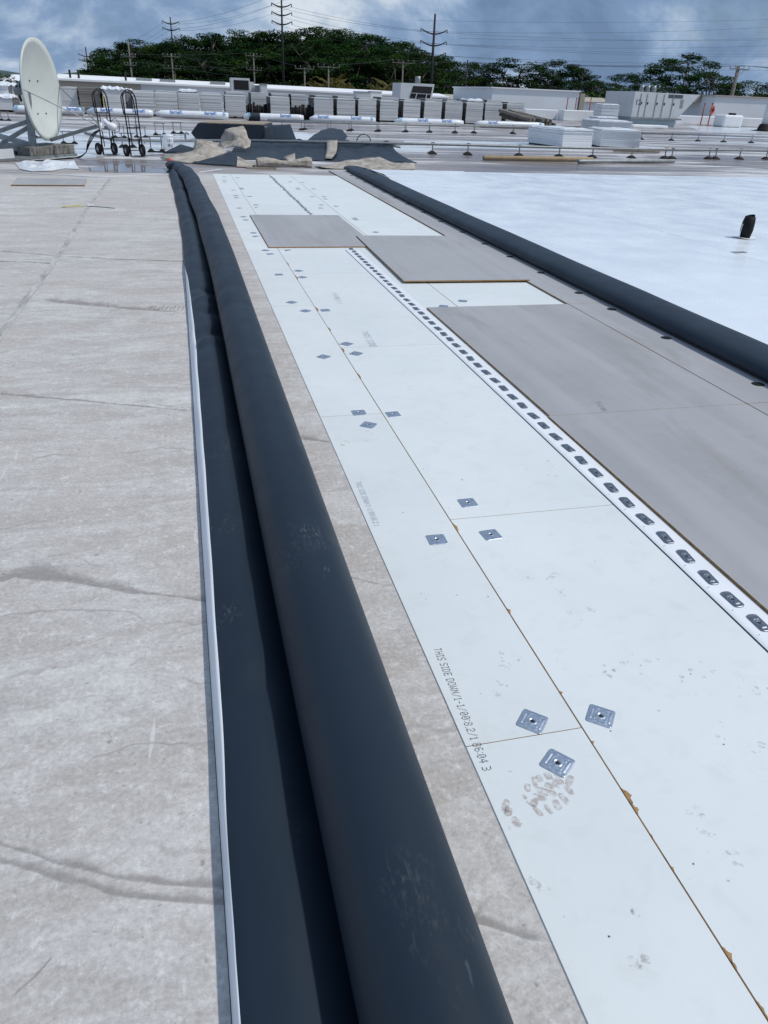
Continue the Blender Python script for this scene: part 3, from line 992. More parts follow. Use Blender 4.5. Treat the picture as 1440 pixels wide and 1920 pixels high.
# ================================================================ DARK ROLLS
def sweep(profile_fn, ys_, mat, name, parent, closed=False, smooth=True):
    vs, n_ = [], None
    for y in ys_:
        pr = profile_fn(y)
        n_ = len(pr)
        vs += [(p[0], y + (p[2] if len(p) > 2 else 0), p[1]) for p in pr]
    fs = []
    lim = n_ if closed else n_ - 1
    for j in range(len(ys_) - 1):
        for i in range(lim):
            fs.append((j * n_ + i, j * n_ + (i + 1) % n_, (j + 1) * n_ + (i + 1) % n_, (j + 1) * n_ + i))
    if closed:
        fs.append(tuple(range(n_ - 1, -1, -1)))
        fs.append(tuple((len(ys_) - 1) * n_ + i for i in range(n_)))
    return MB().add(vs, fs).obj(name, mat, parent, smooth)


def lerp_tab(tab, y):
    if y <= tab[0][0]:
        return tab[0][1]
    for (a, va), (b, vb_) in zip(tab[:-1], tab[1:]):
        if y <= b:
            t_ = (y - a) / (b - a)
            t_ = t_ * t_ * (3 - 2 * t_)
            return va + (vb_ - va) * t_
    return tab[-1][1]


roll = thing('membrane_roll', 'long dark navy membrane roll with a folded flap beside the white boards', 'membrane roll', (0, 0, 0))
XC = [(-3, 0.312), (7, 0.312), (10, 0.285), (12.5, 0.225), (14.5, 0.175), (16, 0.10), (16.9, -0.02), (17.6, -0.14), (18.3, -0.22)]
ystep = [-1.6 + i * 0.05 for i in range(392)]


def roll_prof(y):
    xc = lerp_tab(XC, y)
    rw = lerp_tab([(-3, 0.131), (6, 0.131), (10, 0.138), (13, 0.140), (16, 0.15), (17.9, 0.13)], y)
    rh = lerp_tab([(-3, 0.129), (8, 0.126), (12, 0.120), (15, 0.115), (17, 0.105), (17.9, 0.085)], y)
    out = []
    crease = 0.0
    for yc, dp, w in ((2.6, 0.0022, 0.5), (4.4, 0.003, 0.35), (6.9, 0.004, 0.3), (8.3, 0.005, 0.2), (11.0, 0.012, 0.16), (14.9, 0.014, 0.12), (13.6, 0.006, 0.2), (16.6, 0.03, 0.18), (17.2, 0.025, 0.1)):
        crease += dp * math.exp(-((y - yc) / w) ** 2)
    for i in range(36):
        a = 2 * math.pi * i / 36
        nz = noise.noise((math.cos(a) * 0.8, math.sin(a) * 0.8, y * 0.3)) * (0.003 + 0.005 * max(0, (y - 9) / 8))
        r1 = rw * (1 + 0.02 * math.sin(y * 0.7 + 2 * a)) + nz
        r2 = rh + nz
        sa = math.sin(a)
        cr = crease * max(0, sa) * (0.6 + 0.4 * math.cos(a * 2 + y))
        out.append((xc + math.cos(a) * (r1 - cr * 0.5), max(0.004, rh + sa * (r2 - cr)), 0.0))
    return out


sweep(roll_prof, [y for y in ystep if y < 17.92], M['dark'], 'roll', roll, closed=True)
FL = [(-3, -0.046), (9, -0.043), (11, -0.07), (13.4, -0.125), (15.5, -0.19), (16.8, -0.23)]
FW = [(-3, -0.022), (1, -0.018), (2, 0.002), (3.2, 0.012), (5.4, 0.022), (6.6, 0.004), (7.9, -0.040), (9, -0.041)]
FR = [(-3, 0.215), (9, 0.19), (12, 0.12), (14, 0.06), (16, 0.0), (16.8, -0.05)]


def wr_bump(y, t_):
    s_ = 0
    for yc, dp, w, ph in ((5.05, 0.022, 0.07, .3), (5.35, -0.034, 0.09, .7), (5.9, -0.030, 0.10, .6), (6.25, 0.020, 0.06, .5), (6.6, -0.026, 0.08, .8), (4.45, 0.006, 0.15, .3), (2.9, 0.004, 0.3, .4), (1.62, -0.012, 0.07, .3), (1.78, 0.008, 0.08, .3), (1.15, -0.004, 0.15, .6), (3.6, -0.008, 0.12, .6), (2.35, -0.006, 0.1, .5), (7.4, -0.014, 0.1, .6), (8.6, 0.012, 0.12, .5), (13.6, -0.02, 0.12, .6), (14.4, 0.012, 0.1, .5), (15.2, -0.02, 0.12, .5)):
        s_ += dp * math.exp(-((y - yc - (t_ - ph) * 0.12) / w) ** 2) * math.exp(-((t_ - ph) / 0.45) ** 2)
    return s_


def fold_top(y):
    xl = lerp_tab(FL, y)
    xw = lerp_tab(FW, y) if y < 8.6 else xl + 0.003
    if y < 8.6:
        xw = xl + (xw - xl) * 0.66
    xw += 0.005 * noise.noise((y * 2.3, 0, 0)) if 0.9 < y < 7.3 else 0.0012 * noise.noise((y * 1.2, 4, 0))
    return xl, max(xw, xl + 0.003), lerp_tab(FR, y)


def fold_prof(y):
    xl, xw, xr = fold_top(y)
    h0 = lerp_tab([(-3, 0.063), (4, 0.062), (7, 0.066), (8.6, 0.030), (12, 0.03), (17, 0.03)], y)
    hm = lerp_tab([(-3, 0.080), (7, 0.086), (9, 0.105), (13, 0.11), (16.8, 0.12)], y)
    out = [(xw, h0 - 0.004)]
    for i in range(1, 19):
        t_ = i / 18
        x = xw + (xr - xw) * t_
        z = h0 + (hm - h0) * math.sin(min(1, t_ / 0.42) * math.pi / 2) - 0.055 * max(0, (t_ - 0.42) / 0.58) ** 1.7
        out.append((x, max(0.01, z + wr_bump(y, t_) + 0.003 * noise.noise((x * 9, y * 1.1, 2)))))
    return out


def edge_prof(y):
    xl, xw, xr = fold_top(y)
    h0 = lerp_tab([(-3, 0.063), (4, 0.062), (7, 0.066), (8.6, 0.030)], y)
    out = []
    for i in range(9):
        t_ = i / 8
        out.append((xl + 0.0012 + (xw - xl - 0.0012) * (t_ ** 1.1), 0.003 + (h0 - 0.004 - 0.003) * math.sin(t_ * math.pi / 2) ** 0.9 + 0.003 * noise.noise((y * 3.1, t_ * 2, 5)) * math.sin(math.pi * t_)))
    return out


def lip_prof(y):
    xl, xw, xr = fold_top(y)
    return [(xl - 0.0005, 0.0006), (xl, 0.0025), (xl + 0.0022, 0.003)]


fold_o = sweep(fold_prof, [y for y in ystep if y < 16.7], M['dark'], 'folded_flap', roll)
sweep(edge_prof, [y for y in ystep if y < 8.1], M['edge_white'], 'white_edge', roll)
sweep(lip_prof, [y for y in ystep if y < 8.7], M['black'], 'sheet_lip', roll)
side = sweep(lambda y: [(fold_top(y)[0] - 0.004, 0.0006), (fold_top(y)[0] - 0.002, 0.015), (fold_top(y)[1] + 0.001, 0.027)], [y for y in ystep if 7.95 < y < 16.7], M['dark'], 'flap_side', roll)
MB().tube([(-0.26, 17.0, 0.10), (-0.20, 17.02, 0.135), (-0.1, 16.95, 0.15), (0.0, 16.8, 0.135)], [0.02, 0.05, 0.06, 0.03], 10).obj('fold_end', M['dark'], roll, True)
oc = MB().tube([(-0.215, 18.05, 0.03), (-0.20, 18.05, 0.10), (-0.185, 18.06, 0.155), (-0.15, 18.06, 0.17)], [0.05, 0.06, 0.055, 0.03], 9, True, lambda i, a, p: 1 + 0.25 * math.sin(3 * a + i)).obj('orange_strap', M['orange'], None, True)
tag(oc, 'crumpled orange strap at the far end of the dark roll', 'strap')

# folded dark edge of the white membrane
rf = thing('folded_membrane', 'dark folded back edge of the white roof membrane', 'membrane fold')


def rfold(y):
    w = 1 + 0.03 * noise.noise((0, y * 0.6, 0))
    x0 = 3.555 + 0.012 * math.sin(y * 0.4) + 0.03 * max(0, (y - 14) / 4)
    hh = 0.118 * (1 + 0.04 * noise.noise((5, y * 0.8, 0))) * (1 - 0.25 * max(0, (y - 16) / 2))
    pr = [(0.05, 0.0), (0.012, 0.015), (0.0, 0.045), (0.012, 0.078), (0.04, 0.100), (0.085, 0.112), (0.17, 0.118), (0.28, 0.112), (0.37, 0.098), (0.43, 0.078), (0.462, 0.052), (0.47, 0.032), (0.47, 0.008), (0.25, 0.0)]
    out = []
    for i, (x, z) in enumerate(pr):
        out.append((x0 + x * w, 0.021 + z / 0.118 * hh + 0.002 * noise.noise((x * 8, y * 1.5, 1))))
    return out


sweep(rfold, [-3 + i * 0.1 for i in range(214)], M['dark'], 'fold', rf, closed=True)
sweep(lambda y: [(3.95, 0.128 - 0.02 * (y - 16.6)), (4.06, 0.112 - 0.02 * (y - 16.6)), (4.15, 0.062), (4.20, 0.0405)], [16.35 + i * 0.1 for i in range(19)], M['dark'], 'loose_flap', rf)

# ================================================================ TARPS AND CURBS behind the boards
def facet(name, verts, faces, mat, parent=None, cuts=3, amp=0.02, freq=2.5, thick=0.012, seed=0, smooth=True):
    """sheet laid over the given points (photo pixel, depth), subdivided, creased and given thickness"""
    import bmesh
    bm = bmesh.new()
    vs = [bm.verts.new(v if isinstance(v, Vector) else D(*v)) for v in verts]
    for v in vs:
        if v.co.z < 0.012:
            v.co.z = 0.012
    for f in faces:
        try:
            bm.faces.new([vs[i] for i in f])
        except ValueError:
            pass
    bmesh.ops.recalc_face_normals(bm, faces=bm.faces)
    bmesh.ops.subdivide_edges(bm, edges=bm.edges[:], cuts=cuts, use_grid_fill=True, smooth=0.12)
    bmesh.ops.triangulate(bm, faces=bm.faces)
    bm.normal_update()
    for v in bm.verts:
        p = v.co * freq
        a = noise.noise((p.x + seed, p.y * 0.6, p.z)) + 0.5 * (1 - abs(noise.noise((p.x * 2.1 + seed, p.y, p.z * 2.1))) * 2)
        v.co += v.normal * (amp * a)
        v.co.z = max(v.co.z, 0.010)
    me = bpy.data.meshes.new(name)
    bm.to_mesh(me)
    bm.free()
    me.materials.append(mat)
    me.polygons.foreach_set('use_smooth', [smooth] * len(me.polygons))
    o = link(name, me, parent)
    s = o.modifiers.new('solid', 'SOLIDIFY')
    s.thickness = thick
    return o


t1 = facet('crumpled_tarp', [(300, 295, 20.2), (362, 281, 20.8), (369, 263, 21.1), (398, 263, 21.1), (412, 275, 20.9), (429, 285, 20.5), (394, 297, 19.9), (352, 309, 19.3), (328, 303, 19.7), (365, 287, 20.2), (389, 276, 20.3), (399, 288, 20.1)],
           [(0, 1, 9), (0, 9, 8), (8, 9, 7), (9, 6, 7), (9, 11, 6), (9, 10, 11), (11, 5, 6), (10, 4, 11), (11, 4, 5), (1, 2, 10), (1, 10, 9), (2, 3, 10), (3, 4, 10)], M['tan'], None, 5, 0.045, 3.4, 0.012, 1, True)
tag(t1, 'crumpled tan backed sheet peaked behind the dark wedge, beside the bucket', 'tarp', 'sheets heaped behind the boards')
o = facet('dark_sheet_corner', [(306, 288, 20.7), (338, 271, 21.5), (364, 278, 21.3), (363, 285, 20.9), (330, 288, 20.6)], [(0, 1, 4), (1, 2, 3), (1, 3, 4)], M['dark'], None, 3, 0.01, 2, 0.012, 2)
tag(o, 'dark pointed sheet corner in front of the white bucket', 'tarp', 'sheets heaped behind the boards')
o = facet('dark_sheet_wedge', [(358, 311, 19.25), (416, 291, 19.9), (429, 285, 20.1), (445, 294, 19.9), (447, 306, 19.35), (443, 317, 18.75), (400, 314, 18.95), (418, 304, 19.2)],
          [(0, 1, 7), (0, 7, 6), (1, 2, 7), (2, 3, 7), (3, 4, 7), (4, 5, 7), (5, 6, 7)], M['dark'], None, 3, 0.012, 2.2, 0.012, 3)
tag(o, 'dark folded sheet wedge just beyond the end of the roll', 'tarp', 'sheets heaped behind the boards')
o = facet('standing_tarp', [(412, 267, 23.5), (423, 243, 23.3), (456, 236, 23.3), (462, 247, 23.1), (465, 258, 22.9), (470, 263, 22.7), (468, 276, 22.4), (459, 280, 22.3), (446, 259, 22.85), (430, 273, 22.7), (418, 278, 22.6)],
          [(0, 1, 8), (1, 2, 8), (2, 3, 8), (3, 4, 8), (4, 7, 8), (4, 5, 6), (4, 6, 7), (8, 7, 9), (0, 8, 9), (0, 9, 10)], M['tan'], None, 4, 0.03, 3.6, 0.012, 4, True)
tag(o, 'stiff tan sheet standing up in a peak against the dark curb', 'tarp', 'sheets heaped behind the boards')

# big dark sheet hung over the pipe
top = [(452, 266), (486, 263), (520, 263), (560, 265), (590, 266), (625, 265), (660, 266), (700, 267), (738, 267)]
sh = thing('draped_dark_sheet', 'wide dark sheet draped over the pipe and sloping to the roof', 'tarp', group='sheets heaped behind the boards')
mbx, cols, rows_ = MB(), 96, 14
vs = []
for j in range(rows_ + 1):
    t_ = j / rows_
    for i in range(cols + 1):
        u = i / cols * (len(top) - 1)
        k_ = min(int(u), len(top) - 2)
        px = top[k_][0] + (top[k_ + 1][0] - top[k_][0]) * (u - k_)
        py = top[k_][1] + (top[k_ + 1][1] - top[k_][1]) * (u - k_)
        a = D(px, py, 24.3)
        out = -(i / cols) ** 6 * 0.25 - (1 - i / cols) ** 4 * 0.1
        p = Vector((a.x - 0.02 + out * t_ - 0.45 * t_ * (1 - i / cols), 24.3 - 3.6 * t_ ** 1.9, 0.0))
        z = a.z * (1 - t_) ** 1.3 + 0.014
        fold = 0.10 * noise.noise((a.x * 1.6, t_ * 0.8, 3)) + 0.06 * noise.noise((a.x * 5, t_ * 1.2, 8))
        p.y += fold * 1.2
        p.z = max(0.012, z + fold * 0.9 * (1 - t_ * 0.6))
        vs.append(p)
n = cols + 1
mbx.add(vs, [(j * n + i, (j + 1) * n + i, (j + 1) * n + i + 1, j * n + i + 1) for j in range(rows_) for i in range(cols)])
mbx.obj('sheet', M['dark'], sh, True)
o = facet('tan_flap', [(613, 266, 24.15), (633, 265, 24.15), (632, 282, 22.6), (630, 290, 21.8), (622, 300, 20.9), (609, 300, 20.9), (613, 283, 22.6)], [(0, 1, 2, 6), (6, 2, 3, 4), (6, 4, 5)], M['tan'], sh, 2, 0.01, 2, 0.02, 6)
o.location.z += 0.03
# tan rolls and sheets in front of it
o = facet('tan_sheet_corner', [(445, 294, 20.0), (444, 317, 18.6), (470, 318, 18.5), (478, 309, 18.9), (497, 299, 19.5), (470, 305, 19.3)], [(0, 5, 1), (1, 5, 3, 2), (5, 4, 3)], M['tan'], None, 3, 0.015, 3, 0.012, 7, False)
tag(o, 'pale tan sheet corner lying between the dark wedge and the tan roll', 'tarp', 'sheets heaped behind the boards')
a, b = D(482, 312, 18.75), D(583, 310, 18.95)
pts_, rad_ = [], []
for i in range(22):
    t_ = i / 21
    p = a.lerp(b, t_)
    p.z = 0.088 + 0.012 * math.sin(t_ * 9)
    pts_.append(p)
    rad_.append(0.085 + 0.018 * math.sin(t_ * 7 + 1) + (0.012 if t_ > 0.9 else 0))
tr = MB().tube(pts_, rad_, 14, True, lambda i, a_, p: 1 + 0.28 * noise.noise((p.x * 4, math.cos(a_) * 1.3, math.sin(a_) * 1.3))).obj('tan_roll', M['tan'], None, False)
tag(tr, 'lumpy tan rolled sheet lying behind the far edge of the white boards', 'tarp', 'sheets heaped behind the boards')
o = facet('tan_spread_sheet', [(590, 311, 19.0), (640, 303, 19.5), (680, 298, 19.8), (711, 292, 20.0), (742, 308, 19.2), (776, 305, 19.3), (779, 316, 18.7), (720, 318, 18.5), (660, 317, 18.5), (605, 318, 18.5), (690, 308, 19.2), (650, 311, 19.05)],
          [(0, 1, 11), (1, 2, 10), (1, 10, 11), (2, 3, 10), (3, 4, 10), (4, 5, 6), (4, 6, 7), (10, 4, 7), (10, 7, 8), (11, 10, 8), (11, 8, 9), (0, 11, 9)], M['tan'], None, 5, 0.045, 3, 0.012, 8, True)
tag(o, 'long tan sheet rumpled along the foot of the draped dark sheet', 'tarp', 'sheets heaped behind the boards')
o = facet('tan_scrap', [(531, 295, 20.4), (553, 288, 20.5), (554, 303, 19.9), (540, 302, 19.9)], [(0, 1, 2, 3)], M['tan'], None, 3, 0.008, 3, 0.012, 9)
tag(o, 'small upright tan scrap leaning on the draped dark sheet', 'tarp', 'sheets heaped behind the boards')
a = G(490, 317)
o = MB().box(-0.33, 0.33, -0.05, 0.05, 0.002, 0.026).obj('timber_offcut', M['plywood'], None, False, (a.x, a.y + 0.02, 0), 0.02)
tag(o, 'flat orange brown timber offcut under the tan roll', 'timber')
# white strips of trim lying about
for q, (p0, p1, w, lab) in enumerate((((372, 324), (415, 318), 0.05, 'thin white trim strip between the roll end and the white boards'),
                                      ((0, 322), (186, 333), 0.03, 'long white strip lying across the old deck at the left'),
                                      ((190, 333), (326, 326), 0.018, 'thin white strip crossing the deck towards the dark roll'))):
    a, b = G(*p0), G(*p1)
    o = MB().bar((a.x, a.y, 0.009), (b.x, b.y, 0.009), w, 0.008).obj('trim_strip', M['strip'])
    tag(o, lab, 'trim strip', 'white trim strips on the deck')

# curb with dark flashing and plywood top
cb = thing('roof_curb', 'low dark membrane covered roof curb with a plywood top', 'roof curb')
fr = [(358, 249, 27.9), (369, 262, 27.9), (495, 266, 27.9), (494, 235, 27.9), (371, 231, 27.9)]
f3 = [D(*p) for p in fr]
for p in f3:
    p.z = max(p.z, 0.0)
f3[1].z = f3[2].z = 0.0
vs = f3 + [p + Vector((0.55, 2.3, 0)) for p in f3]
MB().add(vs, [(0, 1, 2, 3, 4), (9, 8, 7, 6, 5), (0, 5, 6, 1), (2, 7, 8, 3), (3, 8, 9, 4), (4, 9, 5, 0), (1, 6, 7, 2)]).obj('curb_body', M['dark'], cb)
facet('slack_flap', [f3[3] + Vector((0.02, 0, 0)), f3[2] + Vector((0.05, -0.1, 0)), f3[2] + Vector((1.3, 1.6, 0.02)), f3[3] + Vector((1.15, 2.0, -0.02))], [(0, 1, 2, 3)], M['dark'], cb, 4, 0.02, 2, 0.012, 3)
p, q = f3[4], f3[3]
MB().add([p + Vector((0.05, 0.03, 0.004)), q + Vector((-0.05, 0.03, 0.004)), q + Vector((0.5, 2.2, 0.004)), p + Vector((0.6, 2.2, 0.004)),
          p + Vector((0.05, 0.03, 0.030)), q + Vector((-0.05, 0.03, 0.030)), q + Vector((0.5, 2.2, 0.030)), p + Vector((0.6, 2.2, 0.030))],
         [(3, 2, 1, 0), (4, 5, 6, 7), (0, 1, 5, 4), (1, 2, 6, 5), (2, 3, 7, 6), (3, 0, 4, 7)]).obj('plywood_top', M['plywood'], cb)
sheet('membrane_patch', [tuple(G(500, 264)[:2]), tuple(G(595, 264)[:2]), tuple(G(606, 249)[:2]), tuple(G(536, 251)[:2])], 0.008, M['white'], deck)
hp = facet('dark_heap', [(572, 266, 25.3), (594, 249, 27.6), (607, 243, 28.8), (626, 240, 29.2), (640, 243, 28.6), (652, 254, 27.4), (645, 267, 25.2), (610, 256, 26.6), (630, 254, 26.8)],
           [(0, 1, 7), (1, 2, 7), (2, 3, 8, 7), (3, 4, 8), (4, 5, 8), (5, 6, 8), (6, 0, 7, 8)], M['dark'], None, 3, 0.035, 2.5, 0.012, 11)
tag(hp, 'dark membrane heap sloping up behind the draped sheet', 'tarp', 'sheets heaped behind the boards')
hs = MB()
for i in range(3):
    a, b = D(668 + i * 6, 264 - i * 2, 25.0 + i * 0.4), D(752 - i * 9, 266 - i * 2, 25.3 + i * 0.4)
    a.z, b.z = 0.12 + i * 0.03, 0.10 + i * 0.03
    hs.tube([a.lerp(b, t_ / 8) + Vector((0, 0.05 * math.sin(t_ + i), 0.02 * math.sin(t_ * 1.3))) for t_ in range(9)], 0.022, 6)
c = D(682, 262, 25.2)
hs.tube([c + Vector((math.cos(t_ / 10 * math.pi) * 0.22, 0, math.sin(t_ / 10 * math.pi) * 0.2 - 0.05)) for t_ in range(11)], 0.016, 6)
o = hs.obj('tubing_bundle', M['green_hose'], None, True)
tag(o, 'bundle of dark green tubing with one loop behind the draped sheet', 'tubing')

# ================================================================ PIPE RUNS on black feet
def support_mesh(h, wide=0.13):
    b = MB()
    vs = []
    for z, s_ in ((0.0, 1.0), (0.02, 1.0), (0.085, 0.32)):
        for i, j in ((-1, -1), (1, -1), (1, 1), (-1, 1)):
            vs.append((i * wide * s_, j * wide * s_, z))
    b.add(vs, [(3, 2, 1, 0)] + [(r_ * 4 + i, r_ * 4 + (i + 1) % 4, r_ * 4 + 4 + (i + 1) % 4, r_ * 4 + 4 + i) for r_ in (0, 1) for i in range(4)] + [(8, 9, 10, 11)])
    return b


def pipe_run(label, path, zs, feet, twin, rad, dbl=0.0):
    t = thing('pipe_run', label, 'pipe', group='grey pipes on black feet')
    lo = [Vector((x, y, z)) for (x, y), z in zip(path, zs)]
    MB().tube(lo, rad, 10).obj('pipe', M['pipe'], t, True)
    if dbl:
        MB().tube([p + Vector((0, dbl, 0.02)) for p in lo], rad, 10).obj('pipe', M['pipe'], t, True)
    for (x, y), tw in zip(feet, twin):
        # pipe height above this foot
        seg = min(range(len(path) - 1), key=lambda i: 0 if path[i][0] <= x <= path[i + 1][0] else 1 + min(abs(path[i][0] - x), abs(path[i + 1][0] - x)))
        (xa, ya), (xb, yb) = path[seg], path[seg + 1]
        k_ = (x - xa) / (xb - xa)
        zt = zs[seg] + (zs[seg + 1] - zs[seg]) * k_
        yp = ya + (yb - ya) * k_
        for dx in ((-0.13, 0.13) if tw else (0,)):
            f = link('support', MESH['foot'], t, (x + dx, yp + (0.0 if not dbl else dbl * (0 if dx <= 0 else 1)), 0.0))
            MB().bar((0, 0, 0.07), (0, 0, zt + 0.05), 0.028).obj('post', M['steel'], f)
            MB().bar((-0.05, 0, zt + 0.045), (0.05, 0, zt + 0.045), 0.05, 0.018).obj('clamp', M['steel'], f)
    return t


MESH = {'foot': support_mesh(0.3, 0.12).mesh('support', M['black'])}
fa = [(815, 290), (892, 294), (970, 292), (1046, 294), (1118, 297), (1192, 298), (1255, 298), (1325, 297), (1380, 298), (1432, 298)]
pipe_run('near grey pipe run in front of the white foam stacks', [(1.7, 23.7), (7.2, 24.2), (12.5, 24.2), (16, 24.6), (30, 27)], [0.26, 0.27, 0.27, 0.28, 0.30],
         [(G(*p).x, 0) for p in fa] + [(22.4, 0), (24.5, 0)], [0, 0, 0, 0, 0, 0, 1, 1, 0, 1, 0, 0], 0.038)
fb = [(1203, 262), (1253, 263), (1307, 265), (1360, 267), (1416, 269)]
pipe_run('middle pipe run leading right from behind the white foam stacks', [(19.5, 37.6), (45, 37.4)], [0.30, 0.30], [(G(*p).x, 0) for p in fb] + [(31, 0), (33.2, 0)], [0] * 7, 0.04)
fc = [(520, 240), (566, 243), (615, 244), (662, 247), (710, 247), (757, 247), (803, 248), (846, 248), (890, 250), (955, 250)]
pipe_run('far double pipe run in front of the wrapped rolls', [(3.9, 36.4), (10, 37.6), (18.5, 39.8)], [0.33, 0.33, 0.33], [(G(*p).x, 0) for p in fc], [0, 1, 1, 1, 1, 1, 1, 1, 1, 1], 0.036, 0.75)
pl = thing('pipe_run', 'pale pipe run with an elbow behind the white bucket', 'pipe', group='grey pipes on black feet')
a, b = D(212, 262, 25.2), D(372, 263, 26.2)
MB().tube([D(160, 250, 26.3), a, D(300, 264, 25.6), D(412, 264, 25.6), D(458, 265, 24.0)], 0.042, 10).obj('pipe', M['pipe'], pl, True)
e = D(348, 263, 25.9)
MB().tube([e, e + Vector((0, 0, 0.16)), e + Vector((0.03, 0, 0.2)), e + Vector((0.08, 0, 0.2)), e + Vector((0.09, 0, 0.15))], 0.03, 8).obj('elbow', M['steel'], pl, True)
for px, py in ((412, 264), (270, 263)):
    c = D(px, py, 25.6)
    MB().bar((c.x, c.y, 0.01), (c.x, c.y, c.z), 0.03).obj('post', M['steel'], pl)
# bare U shaped supports left standing round the dish
us = [(75, 258, 0.30), (130, 270, 0.30), (225, 259, 0.32), (240, 277, 0.34), (265, 258, 0.30), (300, 254, 0.36), (333, 251, 0.36), (294, 286, 0.36), (10, 226, 0.3)]
proto = None
locs_ = ['behind the dish lower rim', 'just right of the dish lower rim', 'seen behind the left hand truck', 'seen between the two hand trucks, nearest one', 'seen through the right hand truck',
         'standing alone left of the white bucket, farther back', 'standing between the bucket and the dark curb', 'right beside the white bucket', 'far left beyond the dish mount']
for (px, py, h), where in zip(us, locs_):
    g = G(px, py)
    if proto is None:
        t = thing('pipe_support', '', 'pipe support', (g.x, g.y, 0), 0.05, 'empty pipe supports')
        for s_ in (-1, 1):
            f = link('foot', support_mesh(0.3, 0.09).mesh('foot', M['black']), t, (s_ * 0.14, 0, 0))
            MB().bar((s_ * 0.14, 0, 0.07), (s_ * 0.14, 0, 0.37), 0.026).obj('post', M['steel'], t)
        MB().box(-0.19, 0.19, -0.045, 0.045, 0, 0.035).obj('base_bar', M['black'], t)
        MB().bar((-0.20, 0, 0.375), (0.20, 0, 0.375), 0.04, 0.03).obj('cross_bar', M['steel'], t)
        proto = t
    else:
        t = copy_tree(proto)
        t.location = (g.x, g.y, 0)
        t.rotation_euler.z = rng.uniform(-0.3, 0.3)
    t.scale.z = h / 0.36
    t['label'] = 'small black footed pipe support ' + where

# tubes lying on the deck
def lying(name, p0, p1, r_, mat, label, cat):
    a, b = G(*p0), G(*p1)
    a.z = b.z = r_ + 0.005
    n_ = 14
    d = (b - a).normalized()
    o = MB().tube([a, a + d * 0.01, b - d * 0.01, b], [r_ * 0.94, r_, r_, r_ * 0.94], n_, False)
    o.tube([b + d * 0.0, b - d * 0.3], [r_ * 0.86, r_ * 0.86], n_, True)
    o.tube([a, a + d * 0.3], [r_ * 0.86, r_ * 0.86], n_, True)
    return tag(o.obj(name, mat, None, True), label, cat)


lying('cardboard_tube', (906, 301), (1110, 304), 0.065, M['card'], 'long brown cardboard tube lying on the wet deck', 'tube')
lying('grey_pipe', (1084, 307), (1263, 306), 0.055, M['pipe'], 'dark grey pipe length lying next to the cardboard tube', 'pipe')
lying('plank', (1150, 284), (1236, 287), 0.06, M['plywood'], 'short brown tube poking out behind the white foam stacks', 'tube')

# ================================================================ SATELLITE DISH
dish = thing('satellite_dish', 'large off white satellite dish on a steel mount weighted with concrete blocks', 'satellite dish', (0, 0, 0))
DY = 20.4
c0 = (D(67, 70, DY) + D(93, 264, DY)) / 2
Rd = (D(67, 70, DY) - D(93, 264, DY)).length / 2
nrm = Vector((0.965, -0.262, 0.0)).normalized()
sidev = Vector((-nrm.y, nrm.x, 0))
upd = Vector((0, 0, 1))
rimv, nring, nang = [], 10, 56
depth = 0.24


def dish_surf(off, rscale=1.0):
    vs = [c0 - nrm * (depth + off)]
    for j in range(1, nring + 1):
        r_ = j / nring
        for i in range(nang):
            a = 2 * math.pi * i / nang
            vs.append(c0 + sidev * (math.cos(a) * Rd * 0.96 * r_ * rscale) + upd * (math.sin(a) * Rd * r_ * rscale) - nrm * (depth * (1 - r_ * r_) + off))
    fs = [(0, 1 + i, 1 + (i + 1) % nang) for i in range(nang)]
    for j in range(nring - 1):
        for i in range(nang):
            a, b = 1 + j * nang + i, 1 + j * nang + (i + 1) % nang
            fs.append((a, a + nang, b + nang, b))
    return vs, fs


f_, bk = dish_surf(0.0), dish_surf(0.045, 1.0)
mbd = MB().add(*f_)
mbd.add(bk[0], [tuple(reversed(f)) for f in bk[1]])
n0 = len(f_[0])
base = 1 + (nring - 1) * nang
mbd.f += [(base + i, base + i + n0, base + (i + 1) % nang + n0, base + (i + 1) % nang) for i in range(nang)]
refl = mbd.obj('reflector', M['dish'], dish, True)
for a, b in ((0.28, 0.18), (-0.10, 0.18), (-0.05, -0.46), (0.33, -0.46)):
    p = c0 + sidev * (a * Rd) + upd * (b * Rd) - nrm * (depth * (1 - a * a - b * b) - 0.004)
    MB().tube([p, p + nrm * 0.02], 0.014, 8).obj('bolt', M['black'], refl)
p = c0 + sidev * (0.45 * Rd) + upd * (0.12 * Rd) - nrm * 0.16
# mount
mt = D(50, 172, 20.25)
mb_ = D(63, 283, 20.05)
mb_.z = 0.16
MB().bar(mt, mb_, 0.16, 0.14, (1, 0, 0)).obj('post', M['steel'], dish)
MB().bar(D(33, 173, 20.2), c0 - nrm * (depth + 0.17) + upd * 0.12, 0.16, 0.12).obj('head_beam', M['steel'], dish)
MB().bar(D(40, 190, 20.2), D(30, 160, 20.3), 0.04, 0.04).obj('tilt_rod', M['black_paint'], dish)
MB().bar(D(41, 142, 20.3), D(36, 170, 20.25), 0.05, 0.04).obj('tilt_rod', M['black_paint'], dish)
for a, b in (((-14, 250), (57, 226)), ((4, 268), (58, 236))):
    MB().bar(D(*a, 19.9), D(*b, 20.15), 0.08, 0.08).obj('brace', M['steel'], dish)
MB().bar(D(-30, 272, 19.7), D(72, 278, 20.1), 0.12, 0.15).obj('base_channel', M['steel'], dish)
MB().bar(D(-20, 250, 21.4), D(70, 275, 20.3), 0.10, 0.10).obj('base_channel', M['steel'], dish)
